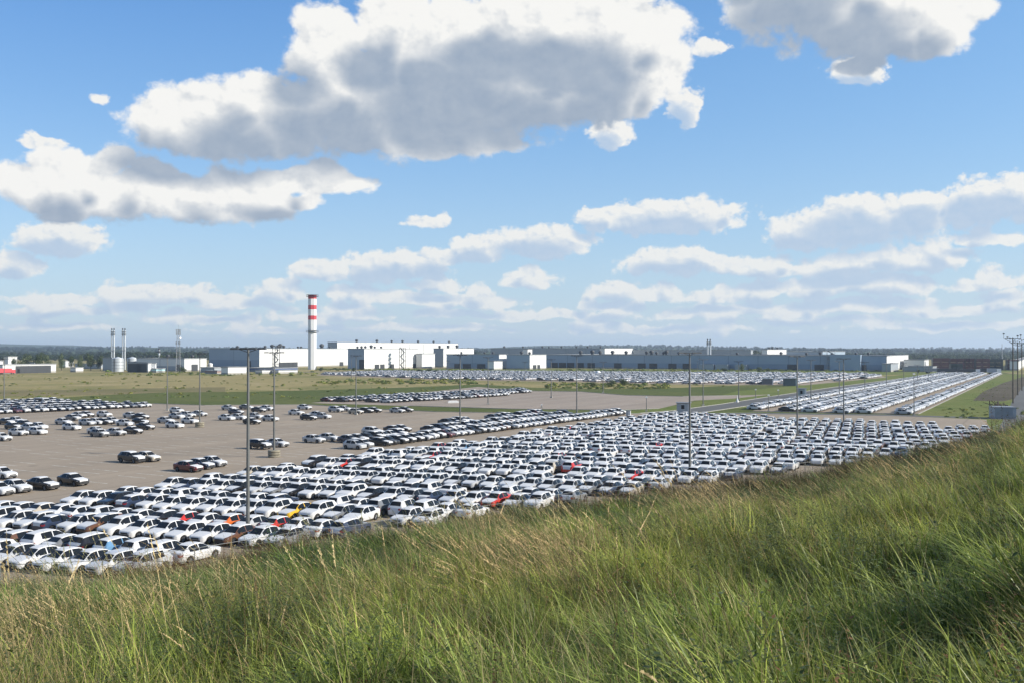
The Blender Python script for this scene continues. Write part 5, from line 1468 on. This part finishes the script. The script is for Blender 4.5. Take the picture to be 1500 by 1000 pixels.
sc_ = (.52 + .8 * vnoise(x, y, 1.5, 17)) * r.uniform(.7, 1.2, n)
hole = np.clip((.36 - g2) * 5, 0, 1) * np.clip((g1 < .6), 0, 1)
sc_ = sc_ * (1 - .6 * hole)
wid = np.clip(dist / 22, 1.0, 2.6)
S3 = np.stack([sc_ * wid ** .6, sc_ * wid ** .6, sc_], 1)
rz = r.normal(0, .8, n); R3 = np.stack([r.normal(0, .14, n), r.normal(-.10, .16, n), rz], 1)
w1 = np.clip((vnoise(x, y, .16, 8) - .35) * 2.2, 0, 1); w2 = r.uniform(.7, 1.3, n) * (.50 + 1.05 * vnoise(x, y, 1.6, 21))
T = np.stack([(.66 + .72 * w1) * w2, (.78 + .38 * w1) * w2, (.68 + .35 * w1) * w2], 1)
o = scatter('long_grass', np.stack([x, y, z - .03], 1), R3, S3, idx, T, SRC_O)
o['label'] = 'long wind blown grass with dry stalks covering the foreground bank'
print('grass', n)

# ---- single wild shrubs on the brow of the bank
SHR = [weed(800 + i, M_, 14, (.9, 1.5), .075, 34, .3) for i, M_ in enumerate((M_WEED2, M_BROWN2, M_WEED2))]
for (px_, d_, k_, s_, lab) in [(404, 44, 0, 1.25, 'leafy green shrub in front of the nearest lamp post foot'), (440, 45, 1, 1.1, 'brown seeding shrub right of the leafy green shrub'), (365, 43, 2, .9, 'low leafy shrub left of the leafy green shrub'),
                            (640, 46, 1, .9, 'rust brown weed clump on the brow below the red car'), (870, 50, 1, 1.1, 'rust brown weed clump on the brow right of centre'), (1040, 54, 1, 1.3, 'wide brown weed clump below the central lamp post'),
                            (960, 52, 2, 1.0, 'dark green weed clump left of the central lamp post'), (1330, 66, 1, 1.2, 'brown weed clump near the right end of the packed cars'), (1462, 72, 1, 1.5, 'tall brown weed clump before the pale container'), (1110, 56, 2, 1.1, 'green weed clump right of the central lamp post')]:
    d_ = d_ * .9; s_ *= 1.25; X_ = (px_ - 750) / F * d_; Y_ = float(d_)
    t = empty('wild_shrub', (X_, Y_, float(hill_z(X_, Y_)) - .05), rd.random() * 6, lab, 'shrub', 'wild shrubs on the brow of the bank')
    o = link(SHR[k_], 'foliage', t); o.scale = (s_, s_, s_)
# ---- shrubs and trees
def crown_mesh(seed, rx, rz, n, leaf, m, lumps=9, flat=1.0):
    r = random.Random(seed); V, Fc, S = [], [], []
    cs = []
    for i in range(lumps):
        a = r.random() * 6.283; q = r.uniform(.1, .62); zz = r.uniform(-.55, .6)
        cs.append((math.cos(a) * q * rx, math.sin(a) * q * rx, zz * rz, r.uniform(.34, .52), r.random()))
    cs.append((0, 0, 0, .62, .5)); cs.append((0, 0, rz * .5, .42, .7))
    for i in range(n):
        c = r.choice(cs); th = r.random() * 6.283; ph = math.acos(r.uniform(-1, 1)); rr = c[3] * r.uniform(.72, 1.08)
        p = (c[0] + rx * rr * math.sin(ph) * math.cos(th), c[1] + rx * rr * math.sin(ph) * math.sin(th), c[2] + rz * rr * math.cos(ph) * flat)
        l = leaf * r.uniform(.6, 1.3); e1 = Vector((r.gauss(0, 1), r.gauss(0, 1), r.gauss(0, 1))).normalized(); nn_ = Vector((math.sin(ph) * math.cos(th), math.sin(ph) * math.sin(th), math.cos(ph) + .3)) + Vector((r.gauss(0, .5), r.gauss(0, .5), r.gauss(0, .5)))
        e1 = (e1 - nn_.normalized() * e1.dot(nn_.normalized())).normalized() if nn_.length > 0 else e1; e2 = nn_.normalized().cross(e1)
        b0 = len(V)
        for s, t in ((-1, 0), (0, -.6), (1, 0), (0, .6)):
            q = Vector(p) + e1 * l * s + e2 * l * t; V.append(tuple(q))
        Fc.append((b0, b0 + 1, b0 + 2, b0 + 3)); S.append(min(1, max(0, .25 + .5 * c[4] + r.uniform(-.25, .25))))
    me = bpy.data.meshes.new('crown'); me.from_pydata(V, [], Fc); me.materials.append(m); set_shade(me, S); me.update(); return me
M_TREE = leaf_mat('tree_leaf', (.028, .048, .016), (.075, .10, .03), .6, .2, False)
M_TREE2 = leaf_mat('pale_tree_leaf', (.06, .085, .03), (.12, .15, .055), .6, .2, False)
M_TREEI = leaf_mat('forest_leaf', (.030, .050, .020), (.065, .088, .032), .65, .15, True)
M_BARK = mat('bark', (.10, .08, .06), .9, var=.4, vscale=3, coords='Object')
def trunk_mesh(h, r0, seed):
    b = MB(); b.tube((0, 0, -.2), (.1, 0, h * .55), r0, r0 * .7, 8); b.tube((.1, 0, h * .55), (0, .1, h), r0 * .7, r0 * .3, 8)
    r = random.Random(seed)
    for k in range(4):
        a = k * 1.6 + r.random(); z0 = h * r.uniform(.45, .7); b.tube((.08, 0, z0), (math.cos(a) * h * .25, math.sin(a) * h * .25, z0 + h * .25), r0 * .4, r0 * .15, 6)
    return b.mesh('trunk', M_BARK)
CROWNS = [crown_mesh(i, 1, 1, 1500, .075, M_TREE) for i in range(3)] + [crown_mesh(9, 1, 1.1, 1300, .07, M_TREE2)]
def tree(px, yb, yt, wpx, label, k=0, group=None, scl=1.0):
    P0 = G(px, yb); P0 = Vector((P0.x * scl, P0.y * scl, 0)); h = zat(P0.y, yt); w = wpx * P0.y / F
    t = empty('tree', P0, rd.random() * 6, label, 'tree', group)
    link(trunk_mesh(h * .7, max(.15, h * .022), k), 'trunk', t)
    c = link(CROWNS[k % 4], 'crown', t, (0, 0, h * .56)); c.scale = (w / 2 * 1.05, w / 2 * 1.05, h * .46)
for a in [(1086.5, 544, 532, 11, 'rounded pale green tree before the long blue grey hall', 3), (1113, 545, 537, 14, 'low pale bush left of the far right parking', 3), (1125, 545, 538.5, 10, 'small bush beside the low pale bush', 3),
          (1062, 545, 538.5, 13, 'dark low bush left of the rounded pale tree', 0), (20, 545, 524, 12, 'dark tree hiding the small white building at far left', 1), (38, 543, 518.5, 22, 'broad green tree behind the warehouse', 3),
          (56, 543, 516.5, 17, 'tallest dark tree behind the warehouse', 0), (69, 541, 519, 13, 'grey green willow like tree behind the warehouse', 3), (90, 542, 517, 12, 'pointed pale tree right of the warehouse', 3), (104, 541, 521, 12, 'dark bushy tree left of the hut', 1),
          (118, 541, 520, 12, 'thin tree behind the white hut', 3), (133, 542, 518, 16, 'dark wide tree left of the energy building', 0), (147, 542, 519.5, 13, 'dark tree touching the energy building', 2),
          (240, 541, 520, 20, 'reddish dark tree behind the energy building roof', 0), (258, 541, 519, 18, 'dark tree behind the telecom mast', 1), (278, 541, 521, 16, 'dark tree behind the white gable of the energy building', 2), (268, 546, 537, 12, 'small green tree before the energy building', 0),
          (614, 546, 540, 13, 'dark shrub group before the white annexe', 1), (628, 546, 539, 12, 'dark shrub right of the shrub group by the annexe', 0), (640, 546, 540.5, 12, 'low dark shrub below the grey fronted block', 2), (470, 544, 537, 7, 'small round tree at the chimney foot', 0), (518, 544, 538, 9, 'small tree below the shaded hall end', 1),
          (1345, 546.5, 540.5, 7, 'small dark tree before the low grey shed', 1), (896, 566, 555, 16, 'shrub clump on the meadow behind the brown lot', 3), (914, 565, 554, 15, 'taller shrub clump on the meadow behind the brown lot', 0), (870, 566, 559, 18, 'low wide shrub on the meadow behind the brown lot', 3)]:
    tree(*a)
# small bushes in the meadow: far too many to count
bush = [crown_mesh(60 + i, 1, .7, 160, .18, M_TREEI, 5) for i in range(3)]; tuft = [clump(700 + i, 40, (.5, 1.0), (.05, .09), .7, .3) for i in range(2)]
bp2, br, bsz, bi, bt = [], [], [], [], []
r = np.random.default_rng(33)
def scat_px(n, x0, x1, y0, y1, smin, smax, pick, cond=None):
    for _ in range(n):
        px_, py_ = r.uniform(x0, x1), r.uniform(y0, y1)
        if cond and not cond(px_, py_): continue
        p = G(px_, py_); s = r.uniform(smin, smax)
        bp2.append((p.x, p.y, 0)); br.append((0, 0, r.uniform(0, 6.28))); bsz.append((s * r.uniform(1, 1.8), s * r.uniform(1, 1.6), s * r.uniform(.6, 1))); bi.append(int(r.choice(pick)))
        g = r.uniform(.8, 1.5); gold = r.random() < .5; bt.append((g * (4.0 if gold else 2.4), g * (2.9 if gold else 2.2), g * 1.7))
cl = lambda a, b_: math.sin(a * .05 + 1.3) * math.sin(b_ * .55 + a * .013) > .15 or r.random() < .12
inLots = lambda a, b_: cl(a, b_) and not (a > 455 and b_ < 558) and not (a > 640 and b_ > 566) and not (a > 760 and b_ > 562 and a < 1100 and b_ > 570)
scat_px(1400, -150, 1060, 547.5, 583, .2, 1.1, [0, 1, 2], inLots)
scat_px(260, 800, 980, 561, 569, .4, 1.5, [0, 1, 2]); scat_px(170, 462, 612, 540, 542, .5, 1.7, [0, 1, 2]); scat_px(120, 650, 720, 541.5, 544, .6, 1.8, [0, 1, 2])
scat_px(160, 470, 700, 555, 562, .5, 1.9, [0, 1, 2]); scat_px(120, 150, 470, 544, 550, .6, 2.2, [0, 1, 2]); scat_px(90, 1420, 1480, 560, 597, .1, .4, [0, 1, 2])
scat_px(260, 810, 1300, 541, 543.5, .8, 2.0, [0, 1, 2]); scat_px(60, 1380, 1500, 598, 612, .3, .8, [0, 1, 2])
o = scatter('meadow_bushes', bp2, br, bsz, bi, bt, [source(m_, 'bush') for m_ in bush]); o['label'] = 'scattered low bushes and tufts dotting the meadow'
# forest belts and far hills
fp, fr_, fsz, fi, ft_ = [], [], [], [], []
def belt(n, px0, px1, Y0, Y1, hmin, hmax, tint, zoff=None, wave=None):
    for _ in range(n):
        Y = r.uniform(Y0, Y1); X = (r.uniform(px0, px1) - 750) / F * Y
        h = r.uniform(hmin, hmax) * (1 + .25 * math.sin(X * .004 + Y * .001) + (.12 * math.sin(X * .02)))
        fp.append((X, Y, (zoff(X, Y) if zoff else 0) + h * .5)); fr_.append((0, 0, r.uniform(0, 6.28))); w_ = h * r.uniform(.5, .85); fsz.append((w_, w_, h * .52)); fi.append(int(r.integers(0, 3)))
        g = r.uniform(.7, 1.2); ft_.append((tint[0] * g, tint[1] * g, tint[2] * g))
def hz_(X, Y):
    """far land rises gently to wooded ridges"""
    b_ = max(0, (Y - 2400) / 2600.0)
    l = 1 / (1 + math.exp((X / Y * F + 750 - 330) / 60)) if Y > 0 else 0
    return min(b_, 1.5) * (14 + 9 * math.sin(X * .0011 + 1) + 6 * math.sin(X * .0031)) + min(b_, 1.5) * 18 * l
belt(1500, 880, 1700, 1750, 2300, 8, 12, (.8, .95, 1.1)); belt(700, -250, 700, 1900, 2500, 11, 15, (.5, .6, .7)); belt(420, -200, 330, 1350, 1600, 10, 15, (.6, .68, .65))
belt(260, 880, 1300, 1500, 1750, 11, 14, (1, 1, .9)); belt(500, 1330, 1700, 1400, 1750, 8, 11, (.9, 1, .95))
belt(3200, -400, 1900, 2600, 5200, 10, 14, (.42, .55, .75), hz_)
fb = [crown_mesh(80 + i, 1, 1, 260, .16, M_TREEI, 7) for i in range(3)]
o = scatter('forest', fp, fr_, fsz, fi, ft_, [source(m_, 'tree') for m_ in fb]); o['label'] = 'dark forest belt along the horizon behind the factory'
hx = np.arange(-5600, 5601, 200.0); hy = np.arange(2300, 7001, 150.0); V = []; Fc = []
for j, Y in enumerate(hy):
    for i, X in enumerate(hx):
        V.append((X, Y, hz_(X, Y) + (-3 if Y < 2500 else 2) + (3 * math.sin(X * .01 + Y * .003) if Y > 2700 else 0)))
nx = len(hx)
for j in range(len(hy) - 1):
    for i in range(nx - 1): Fc.append((j * nx + i, j * nx + i + 1, (j + 1) * nx + i + 1, (j + 1) * nx + i))
me = bpy.data.meshes.new('hills'); me.from_pydata(V, [], Fc); me.materials.append(mat('wooded_hills', (.035, .055, .025), 1.0, col2=(.06, .08, .035), vscale=.004, spec=.0)); me.polygons.foreach_set('use_smooth', [True] * len(Fc)); me.update()
tag(link(me, 'hills'), 'low wooded ridge on the horizon', kind='structure')

# ---- the air
b = MB(); b.box(-9100, 9100, -450, 9600, -1.5, 96)
hzo = b.build('haze', [])
hm = bpy.data.materials.new('haze_air'); hm.use_nodes = True; hm.node_tree.nodes.clear()
N = NT(hm.node_tree); pv = N.n('ShaderNodeVolumePrincipled'); ou = N.n('ShaderNodeOutputMaterial')
pv.inputs['Color'].default_value = (.68, .82, 1.0, 1); pv.inputs['Density'].default_value = .00011; pv.inputs['Anisotropy'].default_value = .2
N.link(pv.outputs[0], ou.inputs['Volume']); hzo.data.materials.append(hm); hzo['kind'] = 'stuff'; hzo['label'] = 'thin blue haze of the open air'
